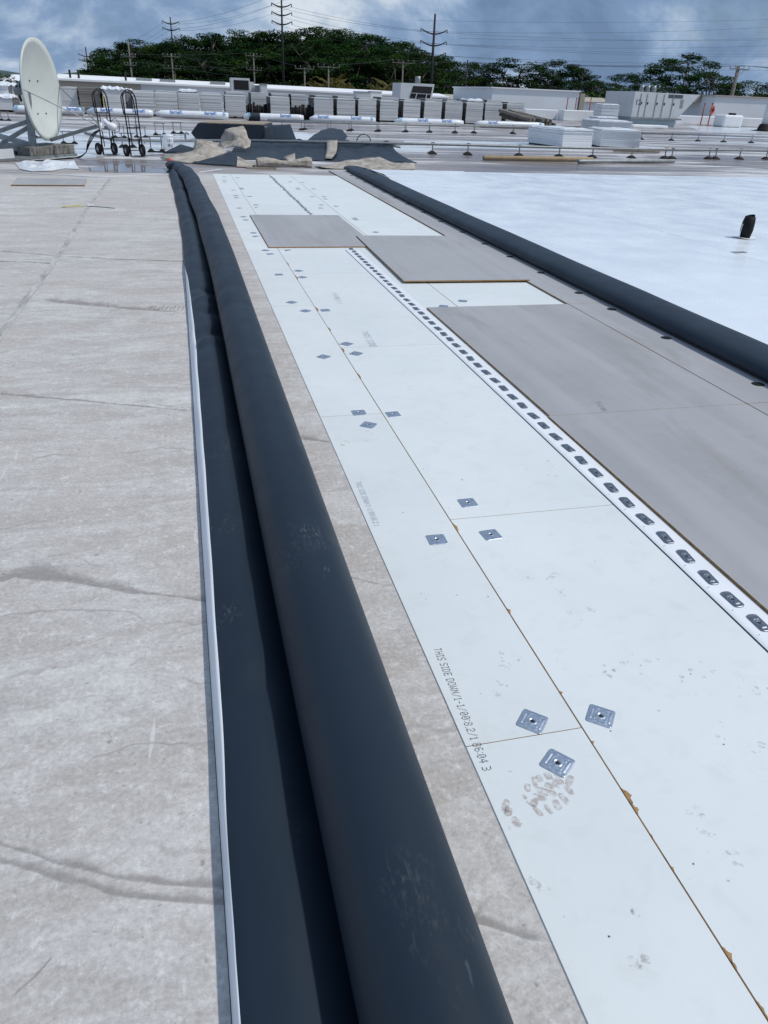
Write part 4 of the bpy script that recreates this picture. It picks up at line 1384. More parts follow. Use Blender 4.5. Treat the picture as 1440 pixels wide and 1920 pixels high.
# tray and blocks
ta, tb = G(4, 303), G(146, 292)
dv = (tb - ta).normalized()
nv = Vector((-dv.y, dv.x, 0))
Lb = (tb - ta).length
MB().bar(ta + nv * 0.22 + Vector((0, 0, 0.03)) - dv * 0.9, tb + nv * 0.22 + Vector((0, 0, 0.03)) - dv * 0.05, 0.50, 0.05).obj('tray', M['steel'], dish)
blk = MB().box(-0.098, 0.098, -0.19, 0.19, 0, 0.185).mesh('ballast_block', M['concrete'])
for i in range(7):
    for r_ in (0, 1):
        p = tb - dv * (0.14 + i * 0.202) + nv * (0.22 + r_ * 0.42) + Vector((0, 0, 0.056 - (0.003 if i % 2 else 0)))
        b = link('ballast_block', blk, dish, p, math.atan2(dv.y, dv.x) + rng.uniform(-0.015, 0.015))
        bevel(b, 0.012, 2)
q = ta + dv * 0.02
MB().bar(q - dv * 0.25 + nv * 0.01 + Vector((0, 0, 0.13)), q + dv * 0.33 + nv * 0.01 + Vector((0, 0, 0.13)), 0.05, 0.21).obj('end_channel', M['hvac'], dish)
# feed
feed = D(203, 236, 19.5)
fe = D(181, 237, 19.6)
bot = c0 - upd * (Rd * 0.98)
MB().bar(bot, fe, 0.055, 0.07).obj('feed_arm', M['steel'], dish)
MB().bar(fe, feed + Vector((0.1, 0, -0.07)), 0.05, 0.06).obj('feed_arm', M['steel'], dish)
for sg, pz in ((1, 0.02), (-1, 0.02)):
    MB().tube([c0 + sidev * (sg * Rd * 0.95) + upd * (pz * Rd + (0.05 if sg > 0 else 0.0)), fe + Vector((0.12, 0, -0.02))], 0.013, 6).obj('strut', M['steel'], dish)
MB().tube([feed + Vector((-0.14, 0, 0.1)), feed + Vector((-0.08, 0, 0.1)), feed + Vector((0.0, 0, 0.03)), feed + Vector((0.09, 0, -0.02)), feed + Vector((0.16, 0, -0.05))], [0.03, 0.045, 0.055, 0.085, 0.075], 12).obj('feed_horn', M['strip'], dish, True)
MB().bar(feed + Vector((-0.12, 0, -0.05)), feed + Vector((-0.10, 0, 0.16)), 0.06, 0.08).obj('amplifier_box', M['strip'], dish)
MB().tube([feed + Vector((-0.16, -0.02, -0.12)), feed + Vector((-0.15, -0.02, 0.06))], 0.03, 8).obj('amplifier_box', M['strip'], dish, True)
cab = MB()
for k_ in range(3):
    ends = [feed + Vector((-0.1, 0.02 * k_, -0.05)), D(180 - k_ * 3, 250, 19.6), D(168 - k_ * 2, 270, 19.7), D(160, 287, 19.9), G(146 - k_ * 4, 297), G(125 - k_ * 6, 299), G(92, 301), G(60, 303)]
    pts_ = []
    for i in range(len(ends) - 1):
        p0, p1, p2, p3 = ends[max(i - 1, 0)], ends[i], ends[i + 1], ends[min(i + 2, len(ends) - 1)]
        for s_ in range(5):
            t_ = s_ / 5
            pts_.append(0.5 * ((2 * p1) + (p2 - p0) * t_ + (2 * p0 - 5 * p1 + 4 * p2 - p3) * t_ * t_ + (3 * p1 - p0 - 3 * p2 + p3) * t_ ** 3))
    for p in pts_:
        p.z = max(p.z, 0.014)
    cab.tube(pts_, 0.010, 6)
cab.obj('cable', M['black'], dish, True)
MB().tube([feed + Vector((0.05, 0, 0.08)), feed + Vector((0.16, 0, 0.16)), feed + Vector((0.24, 0, 0.05)), feed + Vector((0.22, 0, -0.1)), feed + Vector((0.1, 0, -0.14))], 0.008, 6).obj('cable', M['black'], dish, True)

# crumpled white plastic in front of the dish
o = facet('plastic_sheet', [(28, 306, 18.6), (62, 299, 18.9), (95, 301, 18.8), (138, 299, 18.7), (149, 318, 17.5), (120, 317, 17.55), (100, 323, 17.1), (60, 325, 16.9), (38, 321, 17.3), (70, 309, 18.0), (92, 312, 17.8)],
          [(0, 1, 9, 8), (1, 2, 10, 9), (2, 3, 5, 10), (3, 4, 5), (8, 9, 7), (9, 10, 6, 7), (10, 5, 6)], M['wrap'], None, 5, 0.055, 3.2, 0.004, 13, False)
tag(o, 'crumpled sheet of white plastic on the deck in front of the dish', 'plastic sheet')
a, b, c, d = G(38, 337), G(118, 335), G(150, 350), G(82, 352)
o = link('thin_panel', board_mesh(1.15, 0.95, M['gboard'], M['core'], 0.012), None, ((a.x + b.x + c.x + d.x) / 4 - 0.02, (a.y + b.y + c.y + d.y) / 4, 0.012), 0.06)
o.rotation_euler.x = 0.006
tag(o, 'single grey panel lying alone on the old deck at the left', 'board')
o = MB()
a, b, c = G(116, 389), G(150, 384), G(172, 387)
o.bar((a.x, a.y, 0.005), (b.x + 0.02, b.y, 0.005), 0.02, 0.005)
o.bar((a.x, a.y, 0.010), (c.x, c.y, 0.010), 0.022, 0.005)
o2 = o.obj('folding_rule', M['yellow'])
tag(o2, 'pale yellow folding strips lying open on the old deck', 'folding rule')
a, b = G(172, 387), G(215, 391)
MB().bar((a.x, a.y, 0.006), (b.x, b.y, 0.006), 0.02, 0.006).obj('grey_section', M['pipe'], o2)
MB().box(a.x - 0.05, a.x + 0.03, a.y - 0.04, a.y + 0.04, 0.012, 0.02).obj('white_tab', M['strip'], o2)

# ================================================================ HAND TRUCKS
def hand_truck():
    t = thing('hand_truck', '', 'hand truck', group='hand trucks')
    W, H = 0.155, 1.42
    loop = [(-W, 0.0, 0.18), (-W, 0.0, H - 0.2)]
    loop += [(-W * math.cos(a), 0.03 * math.sin(a), H - 0.2 + 0.2 * math.sin(a)) for a in [math.pi * i / 10 for i in range(1, 10)]]
    loop += [(W, 0, H - 0.2), (W, 0, 0.18)]
    MB().tube(loop, 0.0165, 8).obj('frame', M['black_paint'], t, True)
    l2 = [(-W * 0.55, 0.02, 0.18), (-W * 0.55, 0.02, H * 0.62)]
    MB().tube(l2, 0.011, 6).obj('rail', M['black_paint'], t, True)
    MB().tube([(W * 0.55, 0.02, 0.18), (W * 0.55, 0.02, H * 0.62)], 0.011, 6).obj('rail', M['black_paint'], t, True)
    hb = [(-W * 0.95, 0.1, H * 0.64), (-W * 0.95, 0.14, H - 0.2)] + [(-W * 0.95 * math.cos(a), 0.15, H - 0.2 + 0.17 * math.sin(a)) for a in [math.pi * i / 8 for i in range(1, 8)]] + [(W * 0.95, 0.14, H - 0.2), (W * 0.95, 0.1, H * 0.64)]
    MB().tube(hb, 0.0145, 8).obj('handle', M['black_paint'], t, True)
    for z in (0.36, 0.62, H * 0.64):
        MB().tube([(-W, 0.0, z), (W, 0.0, z)], 0.014, 6).obj('cross_bar', M['black_paint'], t, True)
    for s_ in (-1, 1):
        MB().tube([(s_ * W * 0.95, 0.0, H * 0.64), (s_ * W * 0.95, 0.1, H * 0.64)], 0.012, 6).obj('handle_link', M['black_paint'], t, True)
        MB().bar((s_ * W * 0.8, 0, 0.40), (s_ * W * 0.8, 0.16, 0.15), 0.022).obj('axle_bracket', M['black_paint'], t)
    MB().box(-0.17, 0.17, -0.24, 0.01, 0.002, 0.014).obj('toe_plate', M['black_paint'], t)
    MB().bar((-W, 0, 0.01), (-W, 0, 0.2), 0.03).obj('frame_foot', M['black_paint'], t)
    MB().bar((W, 0, 0.01), (W, 0, 0.2), 0.03).obj('frame_foot', M['black_paint'], t)
    MB().tube([(-0.23, 0.14, 0.135), (0.23, 0.14, 0.135)], 0.012, 8).obj('axle', M['steel'], t, True)
    for s_ in (-1, 1):
        w = MB()
        prof_ = [(0.07, 0.030), (0.10, 0.040), (0.125, 0.036), (0.135, 0.018), (0.135, -0.018), (0.125, -0.036), (0.10, -0.040), (0.07, -0.030)]
        n_ = 24
        vs_ = [(x, r_ * math.cos(2 * math.pi * i / n_), r_ * math.sin(2 * math.pi * i / n_)) for r_, x in prof_ for i in range(n_)]
        w.add(vs_, [(j * n_ + i, j * n_ + (i + 1) % n_, ((j + 1) % 8) * n_ + (i + 1) % n_, ((j + 1) % 8) * n_ + i) for j in range(8) for i in range(n_)])
        wo_ = w.obj('wheel', M['black'], t, True, (s_ * 0.20, 0.14, 0.136))
        MB().tube([(-0.026, 0, 0), (-0.022, 0, 0), (0.022, 0, 0), (0.026, 0, 0)], [0.04, 0.078, 0.078, 0.04], 20).obj('rim', M['pipe'], wo_, True)
        MB().tube([(-0.04, 0, 0), (0.04, 0, 0)], 0.022, 10).obj('hub', M['hvac'], wo_, True)
    return t


ht = hand_truck()
g = (G(194, 291) + G(219, 289)) / 2
ht.location, ht.rotation_euler = (g.x, g.y - 0.12, 0.006), (R(-5), 0, R(28))
ht['label'] = 'left black hand truck, seen through the dish feed'
h2 = copy_tree(ht)
g = (G(246, 294) + G(270, 292)) / 2
h2.location, h2.rotation_euler = (g.x, g.y - 0.12, 0.006), (R(-5), 0, R(24))
h2['label'] = 'right black hand truck, standing clear of the dish'
MB().bar((0.12, 0.145, 1.05), (0.135, 0.145, 1.3), 0.02, 0.02).obj('yellow_tag', M['yellow'], ht)

# bucket
bk = thing('bucket', 'white plastic bucket with printed label behind the crumpled tan sheet', 'bucket', (*G(316, 281)[:2], 0.005))
MB().tube([(0, 0, 0), (0, 0, 0.30), (0, 0, 0.33), (0, 0, 0.335), (0, 0, 0.365)], [0.135, 0.150, 0.151, 0.158, 0.160], 24).obj('body', M['strip'], bk, True)
lb = MB()
for k_ in range(8):
    a0 = -1.55 + k_ * 0.13
    for z0, z1 in ((0.20, 0.27), (0.08, 0.15)):
        if rng.random() < 0.2:
            continue
        h_ = z0 + (z1 - z0) * rng.uniform(0.6, 1.0)
        q = [(math.cos(a) * 0.1475, math.sin(a) * 0.1475) for a in (a0, a0 + 0.09)]
        lb.add([(q[0][0], q[0][1], z0), (q[1][0], q[1][1], z0), (q[1][0] * 1.012, q[1][1] * 1.012, h_), (q[0][0] * 1.012, q[0][1] * 1.012, h_)], [(0, 1, 2, 3)])
lb.obj('label_print', M['ink'], bk)

# ================================================================ WRAPPED ROLLS with print
def text_mesh(txt, size):
    cu = bpy.data.curves.new('txt', 'FONT')
    cu.body, cu.size = txt, size
    cu.align_x, cu.align_y = 'CENTER', 'CENTER'
    cu.resolution_u = 2
    cu.offset = size * 0.02
    o_ = bpy.data.objects.new('txt', cu)
    COL.objects.link(o_)
    bpy.context.view_layer.update()
    me_ = bpy.data.meshes.new_from_object(o_)
    bpy.data.objects.remove(o_)
    return me_


WR = 0.185
tm = text_mesh('Sarnafil', 0.22)
tv = [v.co.copy() for v in tm.vertices]
tf = [tuple(p.vertices) for p in tm.polygons]


def wrapped(px0, px1, py, idx, tx, end=True):
    a, b = G(px0, py[0]), G(px1, py[1])
    mid_ = (a + b) / 2
    mid_.y = 45.3 + 0.055 * (mid_.x + 2)
    L = (b.x - a.x)
    t = thing('wrapped_roll', '%s plastic wrapped membrane roll from the left, lying before the board stacks' % ORD[idx], 'membrane roll', (mid_.x, mid_.y, WR + 0.012), R(3), 'wrapped membrane rolls in a line')
    n_, rows = 18, 15
    pts_ = [(-L / 2 + L * i / (rows - 1), 0, 0) for i in range(rows)]
    rad_ = [WR * (0.35 if i == 0 else 0.92 if i == 1 else 0.80 if i == rows - 1 else 1.0) for i in range(rows)]
    MB().tube(pts_, rad_, n_, True, lambda i, a_, p: 1 + 0.05 * noise.noise((p.x * 3 + idx, math.cos(a_) * 2, math.sin(a_) * 2))).obj('wrap', M['wrap'], t, True)
    for x in tx:
        m_ = MB()
        vs_ = []
        for v in tv:
            an = v.y / WR + 0.62
            vs_.append((x * L + v.x, -math.cos(an) * (WR + 0.014), math.sin(an) * (WR + 0.014)))
        m_.add(vs_, tf).obj('print', M['blue_ink'], t)
    m_ = MB()
    for k_ in range(6):
        a0 = 0.1 + k_ * 0.24
        xx = (0.42 if idx % 2 else -0.44) * L
        m_.add([(xx, -math.cos(a0) * (WR + 0.013), math.sin(a0) * (WR + 0.013)), (xx + 0.16, -math.cos(a0) * (WR + 0.013), math.sin(a0) * (WR + 0.013)),
                (xx + 0.16, -math.cos(a0 + 0.15) * (WR + 0.013), math.sin(a0 + 0.15) * (WR + 0.013)), (xx, -math.cos(a0 + 0.15) * (WR + 0.013), math.sin(a0 + 0.15) * (WR + 0.013))], [(0, 1, 2, 3)])
    m_.obj('blue_band', M['cyan_ink'], t)
    return t


for i, (x0, x1, py, tx) in enumerate(((16, 88, (215, 216), (0.1,)), (96, 157, (217, 218), (0.15,)), (160, 287, (219, 223), (-0.2, 0.28)), (291, 431, (224, 227), (-0.22, 0.25)), (462, 577, (229, 232), (0.2,)),
                                      (588, 710, (232, 235), (-0.3, 0.2)), (741, 857, (235, 237), (-0.1, 0.25)), (888, 1001, (239, 241), (-0.25,)))):
    t = wrapped(x0, x1, py, i, tx)
    if i == 4:
        MB().tube([(-1.35, 0, 0), (-0.75, 0, 0)], WR + 0.012, 18, False).obj('dark_band', M['dark'], t, True)

# ================================================================ STACKS of insulation board
def stack(px0, px1, ptop, Y, mat, label, wrap=None, layers=22, dep=2.4, group='insulation board stacks', base_z=0.10, rot=None):
    a, b = D(px0, ptop, Y), D(px1, ptop, Y)
    w = b.x - a.x
    h = (a.z + b.z) / 2 - base_z
    t = thing('insulation_stack', label, 'board stack', ((a.x + b.x) / 2, Y, 0), rng.uniform(-0.03, 0.03) if rot is None else rot, group)
    m_ = MB()
    lh = h / layers
    lean = rng.uniform(-0.02, 0.02)
    for i in range(layers):
        dx = rng.uniform(-0.012, 0.012) + lean * i / layers
        dy = rng.uniform(-0.012, 0.012)
        z0 = base_z + i * lh
        m_.box(-w / 2 + dx, w / 2 + dx, dy, dep + dy, z0, z0 + lh * 0.97)
    bo_ = m_.obj('boards', mat, t)
    bo_.data.materials.append(M['iso_side_shade'])
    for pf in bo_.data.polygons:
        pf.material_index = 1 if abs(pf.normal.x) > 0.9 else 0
    p_ = MB()
    for x in (-w * 0.42, 0, w * 0.42):
        p_.box(x - 0.05, x + 0.05, 0.04, dep - 0.05, 0.002, base_z - 0.002)
    p_.obj('pallet', M['pallet'], t)
    if wrap:
        vs_, k1, k2 = [], 9, 12
        for j in range(k2 + 1):
            for i in range(k1 + 1):
                x, y = (i / k1 - 0.5) * (w + 0.08), -0.05 + j / k2 * (dep * 0.8)
                edge = min(i, k1 - i) == 0 or j == 0
                vs_.append((x, y, base_z + h + 0.02 + wrap * abs(noise.noise((x * 3 + px0, y * 2.2, 1))) - (0.10 if edge else 0)))
        m2 = MB().add(vs_, [(j * (k1 + 1) + i, j * (k1 + 1) + i + 1, (j + 1) * (k1 + 1) + i + 1, (j + 1) * (k1 + 1) + i) for j in range(k2) for i in range(k1)])
        m2.obj('plastic_cap', M['wrap'], t)
    return t


front = [(247, 288, 173, 0), (290, 331, 174, 0), (333, 372, 175.5, 0), (375, 415, 177, 0), (421, 460, 179, 0), (507, 543, 182, 0), (589, 625, 184, 0), (632, 666, 185.5, 0), (672, 706, 187, 0), (713, 747, 188.5, 0),
         (757, 789, 189.5, 0), (796, 829, 190.5, 0), (836, 868, 191.5, 0), (875, 907, 192.5, 0), (911, 943, 193.5, 0), (951, 984, 195, 0)]
for i, (x0, x1, tp, wrp) in enumerate(front):
    Y = 47.6 + (x0 - 247) * 0.0052
    stack(x0, x1, tp, Y, M['iso'], '%s grey insulation board stack in the front row, counting from the left' % ORD[i], None)
back = [(x0 + 2, x1 + rng.choice((-2, 0, 1)), tp - rng.choice((3, 5, 6, 7)), 0.12 if q in (2, 13) else 0) for q, (x0, x1, tp, _) in enumerate(front)] + [(470, 500, 174, 0), (546, 575, 177, 0)]
for i, (x0, x1, tp, wrp) in enumerate(back):
    Y = 50.6 + (x0 - 247) * 0.0054
    stack(x0, x1, tp, Y, M['iso'], '%s grey insulation board stack in the back row, counting from the left' % ORD[i], wrp or None, dep=2.2)
stack(190, 232, 166, 46.9, M['iso'], 'grey board stack with crumpled plastic on top behind the left hand truck', 0.18)
stack(146, 186, 164, 47.2, M['iso_dark'], 'dark brownish board stack right of the dish', None, 12)
stack(112, 143, 163, 47.6, M['iso'], 'grey board stack half hidden by the dish edge', None, 14)
stack(233, 244, 168, 49.5, M['iso'], 'narrow grey board stack between two stacks behind the right hand truck', 0.1)
for px0, px1, tp, Y, lab in ((-14, 14, 158, 48.6, 'white wrapped board stack at the far left edge'), (14, 40, 160, 49.6, 'white wrapped board stack between the picture edge and the dish mount'), (-6, 21, 181, 46.8, 'low white wrapped board stack at the far left in front')):
    stack(px0, px1, tp, Y, M['iso_white'], lab, 0.2, 5)
# white foam stacks in the wet area
def foam(c, w, d_, h, rot, label, layers=9):
    t = thing('foam_stack', label, 'foam stack', (c[0], c[1], 0), rot, 'white foam board stacks')
    m_ = MB()
    lh = h / layers
    for i in range(layers):
        a_, b_ = rng.uniform(-0.02, 0.02), rng.uniform(-0.02, 0.02)
        m_.box(-w / 2 + a_, w / 2 + a_, -d_ / 2 + b_, d_ / 2 + b_, 0.06 + i * lh, 0.06 + (i + 0.94) * lh)
    m_.obj('boards', M['iso_white'], t)
    p_ = MB()
    for x in (-w * 0.4, 0, w * 0.4):
        p_.box(x - 0.06, x + 0.06, -d_ / 2 + 0.03, d_ / 2 - 0.03, 0.002, 0.055)
    p_.obj('pallet', M['pallet'], t)
    vs_, k1, k2 = [], 10, 10
    for j in range(k2 + 1):
        for i in range(k1 + 1):
            x, y = (i / k1 - 0.5) * (w + 0.07), (j / k2 - 0.5) * (d_ + 0.07)
            e_ = min(i, k1 - i, j, k2 - j) == 0
            vs_.append((x, y, 0.07 + h + 0.05 * abs(noise.noise((x * 2.5 + c[0], y * 2.5, 2))) - (0.07 if e_ else 0)))
    MB().add(vs_, [(j * (k1 + 1) + i, j * (k1 + 1) + i + 1, (j + 1) * (k1 + 1) + i + 1, (j + 1) * (k1 + 1) + i) for j in range(k2) for i in range(k1)]).obj('plastic_cap', M['wrap'], t)


foam((14.45, 30.0), 1.32, 2.5, 0.60, R(8), 'white foam board stack nearest in the middle of the wet deck')
foam((17.1, 30.6), 1.55, 2.3, 0.60, R(-14), 'white foam board stack right of the nearest one')
foam(tuple(D(1136, 236, 39.0)[:2]), 1.75, 2.2, 0.72, R(-4), 'white foam board stack behind, left of the big air unit', 8)
foam(tuple(D(1133, 214, 54.0)[:2]), 1.5, 1.6, 0.62, R(-6), 'white crate like foam stack close to the left end of the air unit', 4)
foam(tuple(D(1137, 205, 56.4)[:2]), 1.3, 1.5, 1.4, R(-6), 'tall white stack touching the left end of the air unit', 6)

# timber pile
tp = thing('timber_pile', 'untidy pile of grey timbers on a dark pallet right of the board stacks', 'timber pile', (0, 0, 0))
g = G(1018, 243)
c = Vector((g.x, 47.5, 0))
for i in range(4):
    MB().box(-1.3, 1.0, -0.12, 0.12, 0.002, 0.16).obj('bearer', M['pallet'], tp, False, (c.x, c.y + i * 0.45, 0), 0.02)
for i in range(13):
    x = -0.55 + (i % 7) * 0.24
    z = 0.165 + (i // 7) * 0.20 + 0.02 * (i % 3)
    MB().bar((c.x + x, c.y - 0.35 + rng.uniform(-0.2, 0.2), z + 0.08), (c.x + x - 0.9 + rng.uniform(-0.1, 0.1), c.y + 2.6, z + 0.42 + rng.uniform(-0.1, 0.12)), 0.18, 0.17).obj('timber', M['timber'] if i % 3 else M['pallet'], tp)
o = MB().box(-0.95, 0.95, -0.3, 0.3, 0.004, 0.22).obj('crate_board', M['plywood'], tp, False, (c.x + 2.0, c.y + 0.3, 0), -0.05)

# people-high clutter in the gaps of the row: dark rack of tubes
for px0, px1, lab in ((462, 507, 'row of upright black tubes in the wide gap of the board stacks'), (545, 588, 'black tubes and scraps in the narrow gap of the board stacks')):
    t = thing('tube_rack', lab, 'tubes', (0, 0, 0), 0, 'black tubes between the stacks')
    a, b = D(px0, 220, 49.6), D(px1, 220, 49.6)
    for i in range(11):
        x = a.x + (b.x - a.x) * (i + 0.5) / 11
        MB().tube([(x, 49.6, 0.0), (x + rng.uniform(-0.03, 0.03), 49.65, 0.75 + rng.uniform(-0.12, 0.1))], 0.065, 8).obj('tube', M['black'], t, True)

# ================================================================ ROOFTOP EQUIPMENT
def hexa(c8, mat, name, parent):
    return MB().add(c8, [(0, 3, 2, 1), (4, 5, 6, 7), (0, 1, 5, 4), (1, 2, 6, 5), (2, 3, 7, 6), (3, 0, 4, 7)]).obj(name, mat, parent)


# big air handling unit
AY = 60.0
au = thing('air_handling_unit', 'large pale grey rooftop air unit with panel doors on a blue grey curb', 'air unit')
p0, p1, p2 = D(1183, 219, AY), D(1270, 222, AY), D(1314, 180, AY)
zb, zt = p0.z, D(1187, 171, AY).z
x0, x1, xh = p0.x, p1.x, p2.x
dep = 4.6
hexa([(x0, AY, zb), (x1, AY, zb), (x1, AY + dep, zb), (x0, AY + dep, zb), (x0, AY, zt), (xh - 0.1, AY, zt - 0.05), (xh - 0.1, AY + dep, zt - 0.05), (x0, AY + dep, zt)], M['hvac'], 'casing', au)
MB().box(x0 - 0.06, x1 + 0.35, AY - 0.07, AY + dep + 0.05, zb - 0.12, zb - 0.003).obj('base_rail', M['pipe'], au)
MB().box(x0 - 0.0, x1 - 0.1, AY + 0.12, AY + dep - 0.1, 0.0, zb - 0.123).obj('curb', M['hvac_blue'], au)
for f_ in (0.14, 0.27, 0.47, 0.63, 0.83):
    x = x0 + (x1 - x0) * f_
    MB().box(x - 0.03, x + 0.03, AY - 0.028, AY - 0.003, zb + 0.05, zt - 0.12).obj('door_joint', M['pipe'], au)
    MB().box(x + 0.08, x + 0.16, AY - 0.05, AY - 0.003, zb + 0.9, zb + 1.05).obj('handle', M['black_paint'], au)
    MB().box(x + 0.08, x + 0.16, AY - 0.05, AY - 0.003, zb + 1.9, zb + 2.05).obj('handle', M['black_paint'], au)
t12 = text_mesh('12', 0.55)
me = link('unit_number', t12, au, (x0 + 0.42, AY - 0.006, zt - 0.75))
me.rotation_euler = (R(90), 0, 0)
t12.materials.clear()
t12.materials.append(M['ink'])
q = D(1267, 181, AY)
MB().box(q.x - 0.65, q.x + 0.65, AY - 0.012, AY - 0.003, q.z - 0.12, q.z + 0.12).obj('name_plate', M['ink'], au)
q = D(1278, 195, AY)
MB().box(q.x - 0.14, q.x + 0.14, AY - 0.012, AY - 0.003, q.z - 0.3, q.z + 0.3).obj('warning_label', M['pipe'], au)
for dx in (0.0, 0.55, 1.1):
    q = D(1203, 170, AY + 3)
    MB().tube([(q.x + dx, AY + 3, zt - 0.05), (q.x + dx, AY + 3, zt + 0.3), (q.x + dx + 0.02, AY + 3, zt + 0.5)], [0.2, 0.2, 0.14], 10).obj('flue', M['steel'], au, True)

# smaller hooded unit behind the stacks
hu = thing('hooded_air_unit', 'boxy grey air unit with a dark slanted louvre behind the stacks', 'air unit')
HY = 64.0
q0, q1, q2 = D(750, 186, HY), D(808, 190, HY), D(752, 155, HY)
hexa([(q0.x, HY, 0.02), (q1.x - 0.2, HY, 0.02), (q1.x - 0.2, HY + 2.6, 0.02), (q0.x, HY + 2.6, 0.02), (q2.x, HY, q2.z), (D(815, 157, HY).x, HY, q2.z), (D(815, 157, HY).x, HY + 2.6, q2.z), (q2.x, HY + 2.6, q2.z)], M['hvac'], 'casing', hu)
l0, l1, l2, l3 = D(768, 184, HY - 0.03), D(806, 187, HY - 0.03), D(811, 163, HY - 0.03), D(775, 161, HY - 0.03)
MB().add([l0, l1, l2, l3, l0 + Vector((0, 0.02, 0)), l1 + Vector((0, 0.02, 0)), l2 + Vector((0, 0.02, 0)), l3 + Vector((0, 0.02, 0))], [(0, 1, 2, 3), (0, 4, 5, 1), (1, 5, 6, 2), (2, 6, 7, 3), (3, 7, 4, 0)]).obj('louvre_opening', M['hole'], hu)
for f_ in (0.28, 0.78):
    MB().bar(l0.lerp(l1, f_) + Vector((0, -0.03, 0)), l3.lerp(l2, f_).lerp(l0.lerp(l1, f_), 0.55) + Vector((0, -0.03, 0)), 0.09, 0.05).obj('louvre_brace', M['hvac'], hu)
MB().bar(l0.lerp(l3, 0.42) + Vector((0, -0.02, 0)), l1.lerp(l2, 0.42) + Vector((0, -0.02, 0)), 0.05, 0.07).obj('louvre_rail', M['pipe'], hu)
MB().tube([(q2.x + 1.7, HY + 1.3, q2.z), (q2.x + 1.7, HY + 1.3, q2.z + 0.5)], 0.22, 10).obj('flue', M['steel'], hu, True)
# far small unit
hv = thing('hooded_air_unit', 'small grey air unit with a black opening on the far left roof', 'air unit')
VY = 74.0
a, b = D(434, 172, VY), D(468, 147, VY)
MB().box(a.x, b.x, VY, VY + 1.8, 0.02, b.z).obj('casing', M['hvac'], hv)
o0, o1 = D(439, 168, VY - 0.02), D(466, 151, VY - 0.02)
MB().box(o0.x, o1.x, VY - 0.02, VY - 0.003, o0.z, o1.z).obj('opening', M['hole'], hv)
MB().box(b.x + 0.003, D(476, 150, VY).x, VY + 0.2, VY + 1.8, 0.02, b.z - 0.25).obj('side_panel', M['hvac'], hv)
for nm, lab, px0, px1, pt, Y, mt in (('roof_cabinet', 'tall grey rooftop cabinet right of the small air unit', 488, 501, 158, 72, 'hvac'), ('roof_cabinet', 'narrow dark cabinet touching the tall grey cabinet', 479, 486, 161, 73, 'pipe'),
                                     ('roof_vent_box', 'white roof vent box behind the middle stacks', 668, 695, 172, 75, 'hvac'), ('roof_vent_box', 'bright white roof box left of the hooded unit', 696, 716, 172, 76, 'cap_white')):
    a, b = D(px0, pt, Y), D(px1, pt, Y)
    t = thing(nm, lab, 'roof box', (0, 0, 0))
    bevel(MB().box(a.x, b.x, Y, Y + 1.3, 0.01, a.z).obj('casing', M[mt], t), 0.03)
    MB().box(a.x - 0.04, b.x + 0.04, Y - 0.04, Y + 1.34, a.z + 0.003, a.z + 0.05).obj('lid', M['pipe'], t)
vb2 = thing('roof_vent_box', 'white roof vent box with a dark top opening before the right wall', 'roof box')
a, b, c = D(1357, 230, 66), D(1392, 231, 66), D(1360, 213, 66)
o = MB().box(a.x, b.x, 66, 67.6, 0.01, c.z - 0.1).obj('casing', M['cap_white'], vb2)
bevel(o, 0.15, 3)
MB().tube([((a.x + b.x) / 2 + 0.3, 66.8, c.z - 0.11), ((a.x + b.x) / 2 + 0.3, 66.8, c.z + 0.06)], 0.33, 12).obj('cap_opening', M['hole'], vb2)
# plumbing vent at the right edge
pv = thing('plumbing_vent', 'grey vent pipe with a black conical boot at the right picture edge', 'vent pipe', (*G(1432, 246)[:2], 0))
MB().tube([(0, 0, 0), (0, 0, 0.1), (0, 0, 0.5)], [1.1, 0.55, 0.42], 14).obj('boot', M['black'], pv, True)
MB().tube([(0.05, 0, 0.45), (0.12, 0, 2.1)], 0.36, 14).obj('pipe', M['hvac'], pv, True)
# red posts
for i, (px, pt, pb, Y) in enumerate(((1062, 184, 203, 82), (1078, 184, 205, 82), (1105, 184, 206, 82), (1316, 194, 220, 70), (1330, 194, 221, 70))):
    a, b = D(px, pt, Y), D(px, pb, Y)
    t = thing('red_post', '%s red post from the left standing on the far roof' % ORD[i], 'post', (b.x, Y, 0), 0, 'red posts on the far roof')
    MB().tube([(0, 0, 0), (0.03, 0, a.z)], 0.05, 8).obj('post', M['red_post'], t, True)
    MB().box(-0.2, 0.2, -0.2, 0.2, 0.0, 0.05).obj('base_plate', M['red_post'], t)
    MB().tube([(0.03, 0, a.z), (0.03, 0, a.z + 0.04)], 0.1, 8).obj('cap', M['red_post'], t, True)
a = D(1336, 206, 72)
rg = thing('hose_reel', 'round orange hose reel beside the right white wall', 'hose reel', (a.x, 72, 0))
MB().tube([(0.16 * math.cos(2 * math.pi * i / 20), 0, a.z + 0.30 * math.sin(2 * math.pi * i / 20)) for i in range(21)], 0.08, 8, False).obj('hose', M['orange'], rg, True)
MB().tube([(0, -0.05, a.z), (0, 0.15, a.z)], 0.14, 12).obj('drum', M['hole'], rg, True)
MB().bar((0, 0.1, 0), (0, 0.1, a.z), 0.08).obj('stand', M['steel'], rg)

# white kerbs on the far roof
for i, (px0, px1, pt, pb, Y, lab) in enumerate(((985, 1047, 204, 210, 70, 'long bright white roof kerb left of the gap'), (1058, 1118, 206, 213, 69, 'bright white roof kerb before the red posts'), (1188, 1254, 234, 242, 56, 'white kerb at the foot of the large air unit'),
                                                (1270, 1440, 216, 222, 71, 'long white kerb before the right wall'))):
    a, b = D(px0, pt, Y), D(px1, pt, Y)
    zt = max(0.2, a.z)
    o = MB().box(a.x, b.x, Y, Y + 1.2, 0.005, zt).obj('roof_kerb', M['cap_white'])
    bevel(o, 0.05)
    tag(o, lab, 'kerb', 'white kerbs on the far roof')

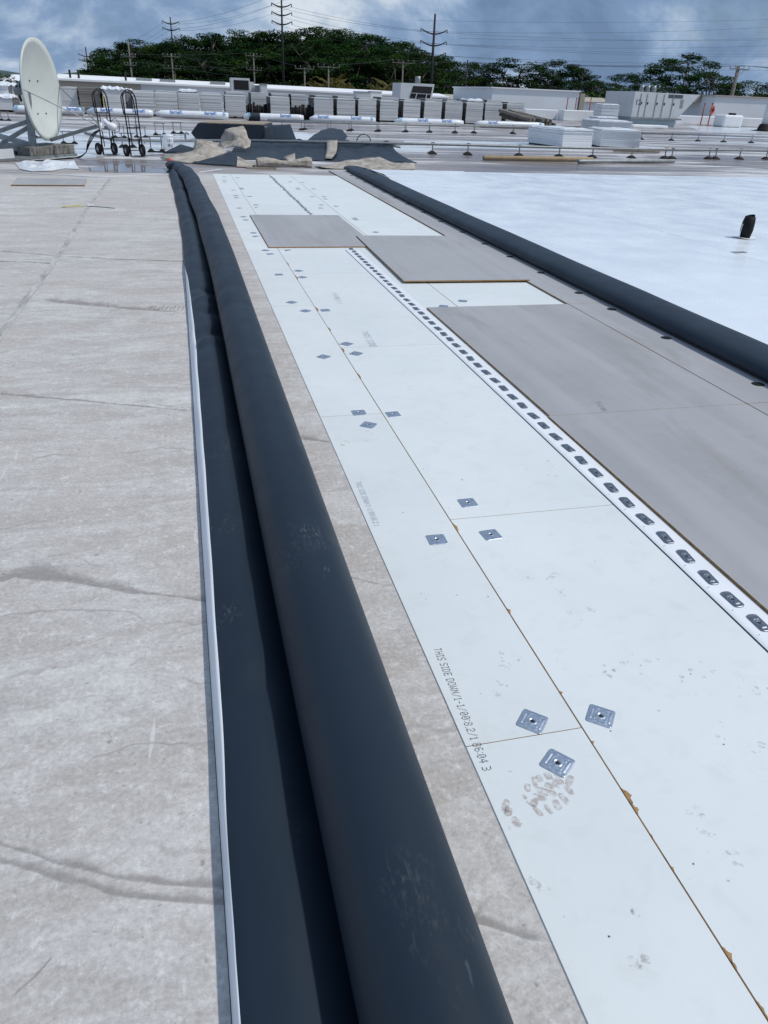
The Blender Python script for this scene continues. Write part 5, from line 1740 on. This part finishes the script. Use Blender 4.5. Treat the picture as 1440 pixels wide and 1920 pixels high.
# ================================================================ BUILDINGS on the far edge
def wall_block(name, label, px0, px1, ptop, Y, dep_, mat, capmat, cap_h=0.25, side=None):
    a, b = D(px0, ptop, Y), D(px1, ptop, Y)
    t = thing(name, label, 'building')
    MB().box(a.x, b.x, Y, Y + dep_, -7.9, a.z - cap_h).obj('wall', mat, t)
    MB().box(a.x - 0.15, b.x + 0.15, Y - 0.15, Y + dep_ + 0.15, a.z - cap_h + 0.003, a.z).obj('coping', capmat, t)
    return t, a, b


t, a, b = wall_block('parapet_building', 'white walled rooftop block left of the big air unit', 924, 1088, 163, 92, 14, M['wall_white'], M['cap_white'], 0.12)
MB().box(b.x + 0.16, b.x + 0.75, 91.9, 92.8, 0.0, a.z - 0.25).obj('tan_pier', M['wall_tan'], t)
t, a, b = wall_block('parapet_building', 'white walled rooftop block at the right picture edge', 1343, 1520, 178, 82, 16, M['wall_white'], M['roof_tan'], 0.12)
MB().box(a.x - 1.5, a.x - 0.16, 84.5, 88, D(1335, 193, 84).z, D(1330, 178, 84).z).obj('tan_return', M['wall_tan'], t)
t = thing('parapet_building', 'long low building with a white parapet roof behind the board stacks', 'building')
PY = 104.0
a, b, c = D(60, 147, PY), D(262, 150, PY), D(842, 178, PY)
zt = 2.0
XL = D(100, 147, PY).x
MB().box(XL + 0.3, b.x, PY + 0.5, PY + 15, -7.9, zt - 0.55).obj('tan_wall', M['wall_tan'], t)
MB().box(b.x + 0.003, c.x, PY + 0.6, PY + 15, -7.9, zt - 0.50).obj('white_wall', M['wall_white'], t)
vs = [(XL, PY + 0.2, zt - 0.55), (c.x + 0.3, PY + 0.2, zt - 0.75), (c.x + 0.3, PY + 0.2, zt - 0.6), (XL, PY + 0.2, zt - 0.35), (XL, PY + 5, zt + 0.12), (c.x + 0.3, PY + 5, zt - 0.25), (c.x + 0.3, PY + 15, zt - 0.25), (XL, PY + 15, zt + 0.1)]
MB().add(vs, [(0, 1, 2, 3), (3, 2, 5, 4), (4, 5, 6, 7)]).obj('white_roof', M['cap_white'], t)
for px in (270, 314, 408):
    q = D(px, 151, PY + 2)
    MB().box(q.x - 0.9, q.x + 0.9, PY + 2, PY + 2.5, zt - 0.3, zt + 0.02).obj('roof_hatch', M['pipe'], t)
for px in (131, 235, 147):
    q = D(px, 143, PY + 1)
    MB().tube([(q.x, PY + 1.3, zt - 0.3), (q.x, PY + 1.3, zt + 0.55)], 0.12, 8).obj('vent_stub', M['dark_pole'], t)
# low tan roofs between the white blocks
for px0, px1, pt, Y, lab in ((836, 930, 178, 118, 'low tan roofed building left of the white block'), (1092, 1160, 183, 118, 'low tan roofed building between the white block and the air unit'), (1290, 1345, 193, 105, 'low tan roofed building left of the right wall')):
    a, b = D(px0, pt, Y), D(px1, pt, Y)
    t = thing('tan_building', lab, 'building')
    MB().box(a.x, b.x, Y, Y + 12, -7.9, a.z - 0.5).obj('wall', M['wall_white'], t)
    MB().add([(a.x - 0.4, Y - 0.4, a.z - 0.5), (b.x + 0.4, Y - 0.4, a.z - 0.5), (b.x + 0.4, Y + 6, a.z + 0.1), (a.x - 0.4, Y + 6, a.z + 0.1), (b.x + 0.4, Y + 12.4, a.z - 0.5), (a.x - 0.4, Y + 12.4, a.z - 0.5)], [(0, 1, 2, 3), (3, 2, 4, 5), (1, 4, 2), (0, 3, 5)]).obj('roof', M['roof_tan'], t)
# small houses far left
for i, (px0, px1, pt, Y, lab) in enumerate(((18, 44, 139, 170, 'small far house with a white roof beside the dish'), (-30, 12, 144, 150, 'far white roofed shed at the left picture edge'))):
    a, b = D(px0, pt, Y), D(px1, pt, Y)
    t = thing('far_house', lab, 'house')
    MB().box(a.x, b.x, Y, Y + 8, -7.9, a.z - 1.2).obj('wall', M['wall_tan'], t)
    MB().add([(a.x - 0.4, Y - 0.4, a.z - 1.2), (b.x + 0.4, Y - 0.4, a.z - 1.2), (b.x + 0.4, Y + 4, a.z), (a.x - 0.4, Y + 4, a.z), (b.x + 0.4, Y + 8.4, a.z - 1.2), (a.x - 0.4, Y + 8.4, a.z - 1.2)], [(0, 1, 2, 3), (3, 2, 4, 5), (1, 4, 2), (0, 3, 5)]).obj('roof', M['cap_white'], t)

# ================================================================ TREES
def leaf_cloud(mb_, c, rx, rz, n_, size, rg_):
    for _ in range(n_):
        while True:
            p = Vector((rg_.uniform(-1, 1), rg_.uniform(-1, 1), rg_.uniform(-1, 1)))
            if p.length < 1:
                break
        p = Vector((c[0] + p.x * rx, c[1] + p.y * rx, c[2] + p.z * rz))
        nrm_ = Vector((rg_.gauss(0, 0.42), rg_.gauss(0, 0.42), 1)).normalized()
        u = nrm_.cross(Vector((rg_.uniform(-1, 1), rg_.uniform(-1, 1), 0.1))).normalized()
        v = nrm_.cross(u)
        s_ = size * rg_.uniform(0.6, 1.4)
        mb_.add([p - u * s_, p - v * s_ * 0.55, p + u * s_, p + v * s_ * 0.55], [(0, 1, 2, 3)])


def albizia(seed, dense=1.0, trunk_h=0.42, spread=0.46, nclus=46):
    """umbrella tree of unit height 1"""
    rg_ = random.Random(seed)
    tr_, lf = MB(), MB()
    bx, by = rg_.uniform(-0.03, 0.03), rg_.uniform(-0.03, 0.03)
    fork = Vector((bx, by, trunk_h))
    tr_.tube([(0, 0, 0), (bx * 0.4, by * 0.4, trunk_h * 0.5), fork], [0.022, 0.017, 0.014], 7, False)
    limbs = []
    nl = 7
    for i in range(nl):
        a = 2 * math.pi * (i + rg_.uniform(-0.3, 0.3)) / nl
        r_ = spread * rg_.uniform(0.45, 0.9)
        tip = Vector((math.cos(a) * r_, math.sin(a) * r_, rg_.uniform(0.74, 0.92)))
        midp = fork.lerp(tip, 0.5) + Vector((-math.cos(a) * 0.04, -math.sin(a) * 0.04, 0.03))
        tr_.tube([fork, midp, tip], [0.010, 0.007, 0.003], 5, False)
        limbs.append((midp, tip))
    for i in range(nclus):
        a = rg_.uniform(0, 2 * math.pi)
        r_ = spread * math.sqrt(rg_.uniform(0.0, 1.0))
        lay = rg_.random()
        topz = 0.955 - 0.34 * (r_ / spread) ** 2
        z = topz - (0 if lay < 0.6 else rg_.uniform(0.08, 0.34)) * (1 if dense >= 1 else 0.8)
        c = Vector((math.cos(a) * r_, math.sin(a) * r_, z))
        m_, tp_ = min(limbs, key=lambda l: (l[1] - c).length)
        tr_.tube([m_.lerp(tp_, 0.6), c - Vector((0, 0, 0.01))], [0.004, 0.0015], 4, False)
        rx = rg_.uniform(0.075, 0.125)
        leaf_cloud(lf, c, rx, rx * 0.30, int(190 * dense), 0.0105, rg_)
    return tr_.mesh('trunk', M['bark'], True), lf.mesh('crown', M['leaf'])


def bush(seed, mat):
    rg_ = random.Random(seed)
    tr_, lf = MB(), MB()
    for i in range(5):
        a = rg_.uniform(0, 6.28)
        tr_.tube([(0, 0, 0), (math.cos(a) * 0.2, math.sin(a) * 0.2, 0.6)], [0.03, 0.01], 5, False)
    for i in range(34):
        a, r_ = rg_.uniform(0, 6.28), 0.5 * math.sqrt(rg_.random())
        c = (math.cos(a) * r_, math.sin(a) * r_, rg_.uniform(0.15, 0.9) * (1 - 0.9 * r_ * r_))
        leaf_cloud(lf, c, 0.14, 0.10, 46, 0.026, rg_)
    return tr_.mesh('trunk', M['bark'], True), lf.mesh('crown', mat)


ALB = [albizia(s_, 1.0, 0.40, 0.44 + 0.03 * (s_ % 3), 50) for s_ in range(5)]
SPARSE = [albizia(31, 1.0, 0.34, 0.50, 72), albizia(57, 0.9, 0.36, 0.46, 56)]
BUSH = {'g': [bush(s_, M['leaf']) for s_ in (1, 2)], 'p': [bush(s_, M['leaf_pale']) for s_ in (3, 4)], 'y': [bush(5, M['leaf_yellow'])]}
GZ = -8.0


def plant(name, meshes, px, ptop, Y, label, cat, group, wide=1.0, rot=None):
    d = D(px, ptop, Y)
    h = d.z - GZ
    t = thing(name, label, cat, (d.x, Y, GZ), rng.uniform(0, 6.28) if rot is None else rot, group)
    t.scale = (h * wide, h * wide, h)
    link('trunk', meshes[0], t)
    link('crown', meshes[1], t)
    return t


frow = [(205, 88, 182), (232, 74, 188), (268, 68, 190), (305, 70, 186), (338, 62, 188), (372, 56, 192), (408, 56, 188), (440, 50, 192), (478, 50, 190), (515, 52, 188), (552, 46, 192), (590, 42, 190), (626, 46, 188), (662, 53, 192), (698, 62, 190), (728, 78, 186),
        (764, 80, 184), (796, 92, 184), (826, 100, 186), (858, 112, 188)]
for i, (px, pt, Y) in enumerate(frow):
    plant('canopy_tree', ALB[i % 5], px, pt, Y, '%s spreading canopy tree from the left along the forest front' % ORD[i], 'tree', 'forest canopy trees', rng.uniform(0.95, 1.15))
# lower trees in front fill the forest wall, deeper ones close it at the back
for i in range(17):
    px = 196 + i * 41
    top_ = min(138, [p for p in frow if abs(p[0] - px) < 42][0][1] + rng.uniform(26, 42))
    plant('canopy_tree', ALB[(i * 2 + 1) % 5], px, top_, 174 + rng.uniform(-3, 3), '%s lower canopy tree from the left before the forest front' % ORD[i], 'tree', 'lower forest trees', 1.25)
for i in range(15):
    px = 222 + i * 43
    base_ = [p for p in frow if abs(p[0] - px) < 42][0][1]
    plant('canopy_tree', ALB[(i * 3 + 2) % 5], px, base_ + 8, 215, '%s tree from the left in the deep row behind the forest front' % ORD[i], 'tree', 'deep forest trees', 1.3)
for i in range(24):
    px = 185 + i * 30
    plant('understory_shrub', BUSH['g' if i % 3 else 'p'][i % 2], px, 146 + px * 0.026 - rng.uniform(16, 30), 164 + rng.uniform(-4, 4), '%s leafy shrub from the left along the shaded foot of the forest' % ORD[i], 'shrub', 'forest understory shrubs', 1.3)
# right hand trees
for i, (px, pt, Y, ms, w, lab) in enumerate(((896, 110, 190, SPARSE[1], 1.0, 'open crowned tree right of the dark tall pole'), (968, 104, 186, ALB[2], 1.35, 'wide flat crowned tree above the white block'), (1052, 108, 188, SPARSE[0], 1.05, 'layered tree above the right end of the white block'),
                                             (1088, 122, 184, ALB[1], 1.1, 'rounded dark tree where the far tree line drops'), (925, 128, 182, ALB[4], 1.2, 'dark tree behind the left edge of the white block'), (1010, 130, 180, ALB[0], 1.3, 'low dark tree directly behind the white block'),
                                             (1292, 96, 172, SPARSE[0], 1.12, 'tall lone layered tree with open crown right of the air unit'), (1340, 128, 176, ALB[3], 1.15, 'dark tree touching the lone layered tree on its right'), (1258, 150, 180, ALB[1], 1.2, 'dark low tree under the lone layered tree'),
                                             (1415, 146, 190, ALB[0], 1.3, 'flat topped dark tree right of the leaning wooden pole'), (1460, 150, 184, ALB[4], 1.3, 'dark tree at the right picture edge'), (1172, 132, 205, SPARSE[1], 1.0, 'thin grey green tree far behind the air unit'), (1135, 146, 190, ALB[3], 1.3, 'low dark tree left of the air unit'))):
    plant('canopy_tree', ms, px, pt, Y, lab, 'tree', None, w)
for i, (px, pt, Y, k_, w, lab) in enumerate(((1215, 136, 168, 'p', 1.0, 'bright green bushy tree behind the air unit flues'), (1158, 148, 166, 'p', 1.2, 'greenish brown bush left of the air unit top'), (1190, 150, 164, 'g', 1.1, 'dark bush between the two bright bushes'), (420, 139, 158, 'y', 1.2, 'yellow green bush behind the small air unit'),
                                             (395, 142, 159, 'y', 1.1, 'low yellow green bush left of the small air unit'), (15, 128, 150, 'p', 1.1, 'olive tree far left beside the picture edge'), (-12, 120, 150, 'g', 1.2, 'dark tree cut by the left picture edge'), (1240, 160, 160, 'g', 1.3, 'dark bush behind the right end of the air unit'),
                                             (1300, 166, 162, 'g', 1.5, 'dark bush above the air unit hood'), (1370, 168, 160, 'g', 1.5, 'dark bush at the foot of the leaning wooden pole'), (1425, 168, 160, 'g', 1.5, 'dark bush above the right white wall'), (128, 136, 190, 'p', 1.2, 'small pale bush seen right of the dish'), (150, 137, 195, 'g', 1.2, 'small bush between the dish and the thin dark pole'),
                                             (960, 156, 160, 'g', 1.6, 'dark bush above the left part of the white block'), (1030, 160, 160, 'g', 1.6, 'dark bush above the middle of the white block'), (1085, 160, 160, 'g', 1.5, 'dark bush above the right end of the white block'), (880, 165, 160, 'g', 1.5, 'dark bush above the low tan roof'))):
    plant('leafy_bush', BUSH[k_][i % len(BUSH[k_])], px, pt, Y, lab, 'bush', None, w)


# palms
def palm(seed):
    rg_ = random.Random(seed)
    tr_, lf = MB(), MB()
    tr_.tube([(0, 0, 0), (0.03, 0, 0.35), (0.02, 0, 0.62)], [0.022, 0.016, 0.013], 7, False)
    for i in range(17):
        a = 2 * math.pi * i / 17 + rg_.uniform(-0.15, 0.15)
        el = rg_.uniform(0.1, 1.25)
        L = 0.38 * rg_.uniform(0.8, 1.1)
        pts_ = []
        for s_ in range(9):
            t_ = s_ / 8
            r_ = L * t_ * math.cos(el * (1 - t_ * 0.4))
            z = L * t_ * math.sin(el) - 0.36 * L * (t_ ** 2.2) * (1.2 + rg_.uniform(0, 0.2))
            pts_.append(Vector((0.02 + math.cos(a) * r_, math.sin(a) * r_, 0.62 + z)))
        sd = Vector((-math.sin(a), math.cos(a), 0))
        for s_ in range(8):
            p, q = pts_[s_], pts_[s_ + 1]
            w = 0.055 * math.sin(math.pi * min(0.95, (s_ + 0.8) / 8.5))
            for sg in (-1, 1):
                for e_ in (0.0, 0.5):
                    p1, p2 = p.lerp(q, e_), p.lerp(q, e_ + 0.33)
                    lf.add([p1, p2, p2 + sd * sg * w + Vector((0, 0, -w * 0.55)) + (q - p) * 0.5, p1 + sd * sg * w * 0.9 + Vector((0, 0, -w * 0.5)) + (q - p) * 0.4], [(0, 1, 2, 3)])
    return tr_.mesh('trunk', M['bark'], True), lf.mesh('crown', M['palm'])


PAL = [palm(2), palm(9)]
for i, (px, pt, Y) in enumerate(((545, 124, 150), (600, 118, 152), (622, 104, 156), (658, 116, 150), (714, 120, 150), (738, 116, 154))):
    plant('palm_tree', PAL[i % 2], px, pt, Y, '%s palm from the left before the dark forest' % ORD[i], 'palm', 'palms before the forest', 0.9)

# distant hills
vs, fs = [], []
for i in range(61):
    x = -900 + i * 30
    h = 12 + 10 * noise.noise((i * 0.13, 0, 0)) + 8 * noise.noise((i * 0.5, 3, 0))
    vs += [(x, 1500, -9), (x, 1560, max(2, h * 0.62)), (x, 1750, max(3, h)), (x, 2300, -9)]
for i in range(60):
    for k_ in range(3):
        fs.append((i * 4 + k_, i * 4 + 4 + k_, i * 4 + 5 + k_, i * 4 + 1 + k_))
hl = MB().add(vs, fs).obj('distant_hill', M['hill'], None, True)
tag(hl, 'low hazy green hill on the horizon at the left', 'hill', kind='structure')

# ================================================================ UTILITY POLES AND WIRES
def base_at(px, py, Y):
    d = D(px, py, Y)
    return d.x


def steel_pole(px, ptop, Y, label, levels, arm_w, rad_=0.28):
    d = D(px, ptop, Y)
    t = thing('transmission_pole', label, 'utility pole', (d.x, Y, GZ), 0, 'dark transmission poles')
    H = d.z - GZ
    MB().tube([(0, 0, 0), (0, 0, H * 0.6), (0, 0, H)], [rad_ * 1.25, rad_, rad_ * 0.65], 10).obj('pole', M['dark_pole'], t, True)
    att = []
    for pl_ in levels:
        z = D(px, pl_, Y).z - GZ
        for s_ in (-1, 1):
            pts_ = [(s_ * arm_w * k_ / 5, 0, z + 0.14 * arm_w * (k_ / 5) ** 2 * 2.2) for k_ in range(6)]
            MB().tube(pts_, [0.14, 0.12, 0.11, 0.1, 0.09, 0.07], 6).obj('arm', M['dark_pole'], t, True)
            tip = Vector(pts_[-1])
            ins = MB().tube([tip, tip + Vector((0, 0, -0.45))], 0.09, 6).obj('insulator', M['steel'], t, True)
            att.append(Vector((d.x, Y, GZ)) + tip + Vector((0, 0, -0.45)))
    return att


def wood_pole(px, ptop, Y, label, levels, arm_w, mat='wood_pole', rad_=0.135, rotz=0.0):
    d = D(px, ptop, Y)
    t = thing('wooden_pole', label, 'utility pole', (d.x, Y, GZ), rotz, 'wooden distribution poles')
    H = d.z - GZ
    MB().tube([(0, 0, 0), (0, 0, H)], [rad_ * 1.3, rad_ * 0.85], 9).obj('pole', M[mat], t, True)
    att = []
    for pl_ in levels:
        z = D(px, pl_, Y).z - GZ
        MB().bar((-arm_w, -rad_, z), (arm_w, -rad_, z), 0.10, 0.11).obj('cross_arm', M[mat], t)
        for s_ in (-1, -0.45, 0.45, 1):
            MB().tube([(s_ * arm_w * 0.95, -rad_, z + 0.08), (s_ * arm_w * 0.95, -rad_, z + 0.42)], 0.045, 6).obj('insulator', M['steel'], t, True)
            att.append(t.location + Matrix.Rotation(rotz, 3, 'Z') @ Vector((s_ * arm_w * 0.95, -rad_, z + 0.42)))
        MB().bar((arm_w * 0.55, -rad_, z - 0.06), (0, -rad_, z - 0.75), 0.05, 0.03).obj('arm_brace', M['steel'], t)
    return att


A1 = steel_pole(160, 88, 262, 'thin far dark pole left of the forest', [106, 116], 2.2, 0.22)
A2 = steel_pole(319, 32, 190, 'tall dark pole above the left half of the forest', [45, 57], 1.7, 0.18)
A3 = steel_pole(527, -26, 152, 'tallest dark pole cut by the top of the picture', [-5, 13, 29, 46], 1.7, 0.19)
A4 = steel_pole(816, 26, 142, 'dark brown pole with three pairs of upswept arms', [64, 86, 107], 2.3, 0.24)
B1 = wood_pole(240, 78, 142, 'leaning pale wooden pole before the left part of the forest', [106, 122], 0.9)
B2 = wood_pole(321, 100, 158, 'short pole with cross arms under the tall dark pole', [106, 128], 1.5)
B3 = wood_pole(475, 100, 160, 'grey pole with two cross arms above the tall cabinet', [105, 131], 1.4)
B4 = wood_pole(571, 127, 140, 'short pole with one cross arm left among the palms', [129], 1.6)
B5 = wood_pole(616, 124, 136, 'short pole with one cross arm right among the palms', [126], 1.8)
B6 = wood_pole(756, 114, 140, 'grey wooden pole left of the three armed dark pole', [118], 1.9)
B7 = wood_pole(877, 112, 140, 'thin dark wooden pole between forest and white block', [122], 0.7, 'dark_pole', 0.11)
B8 = wood_pole(1385, 124, 96, 'thick leaning wooden pole with a cross arm at the right', [130], 1.55, 'wood_pole', 0.25, 0.1)


def wire(pairs, label, sag=0.02, r_=0.035):
    m_ = MB()
    for a, b in pairs:
        a, b = Vector(a), Vector(b)
        L = (b - a).length
        m_.tube([a.lerp(b, i / 14) - Vector((0, 0, 4 * sag * L * (i / 14) * (1 - i / 14))) for i in range(15)], r_, 4, False)
    o_ = m_.obj('power_lines', M['wire'], None, True)
    tag(o_, label, 'power lines', 'overhead power lines')


wire([(A1[i], A2[i]) for i in range(4)], 'thin lines from the far left pole to the tall pole over the forest', 0.02, 0.017)
wire([(A2[i], A3[i]) for i in range(4)], 'lines between the two tall poles above the forest', 0.02, 0.017)
wire([(A3[i], A4[i - 2]) for i in range(2, 8)], 'lines from the tallest pole to the three armed dark pole', 0.018, 0.017)
far_r = [D(1700, y, 190) for y in (28, 60, 68, 96, 104, 124)]
wire([(A4[i], far_r[i]) for i in range(6)], 'lines running right across the sky from the three armed pole', 0.010, 0.017)
wire([(B7[0], B8[0]), (B7[3], B8[3])], 'low lines from the thin dark pole to the leaning wooden pole', 0.006, 0.022)
wire([(B8[i], D(1620, 128 + i * 4, 92)) for i in (0, 1, 2, 3)], 'short lines leaving the leaning wooden pole to the right', 0.01, 0.016)
wire([(D(860, 72, 150), D(1700, 58, 175)), (D(860, 84, 150), D(1700, 98, 170)), (D(780, 38, 160), D(1700, 24, 170))], 'separate higher lines crossing the right half of the sky', 0.008, 0.015)
wire([(B1[0], B3[0]), (B1[7], B3[7]), (B2[0], B3[4])], 'pale lines in front of the forest between the left wooden poles', 0.01, 0.018)
wire([(B3[3], B4[0]), (B4[3], B5[0]), (B5[3], B6[0]), (B6[3], B7[0]), (B6[0], B7[1])], 'lines linking the short poles among the palms', 0.012, 0.022)
wire([(B2[7], D(455, 142, 128)), (B2[3], D(450, 138, 128))], 'two drop lines slanting down to the small air unit', 0.01, 0.018)
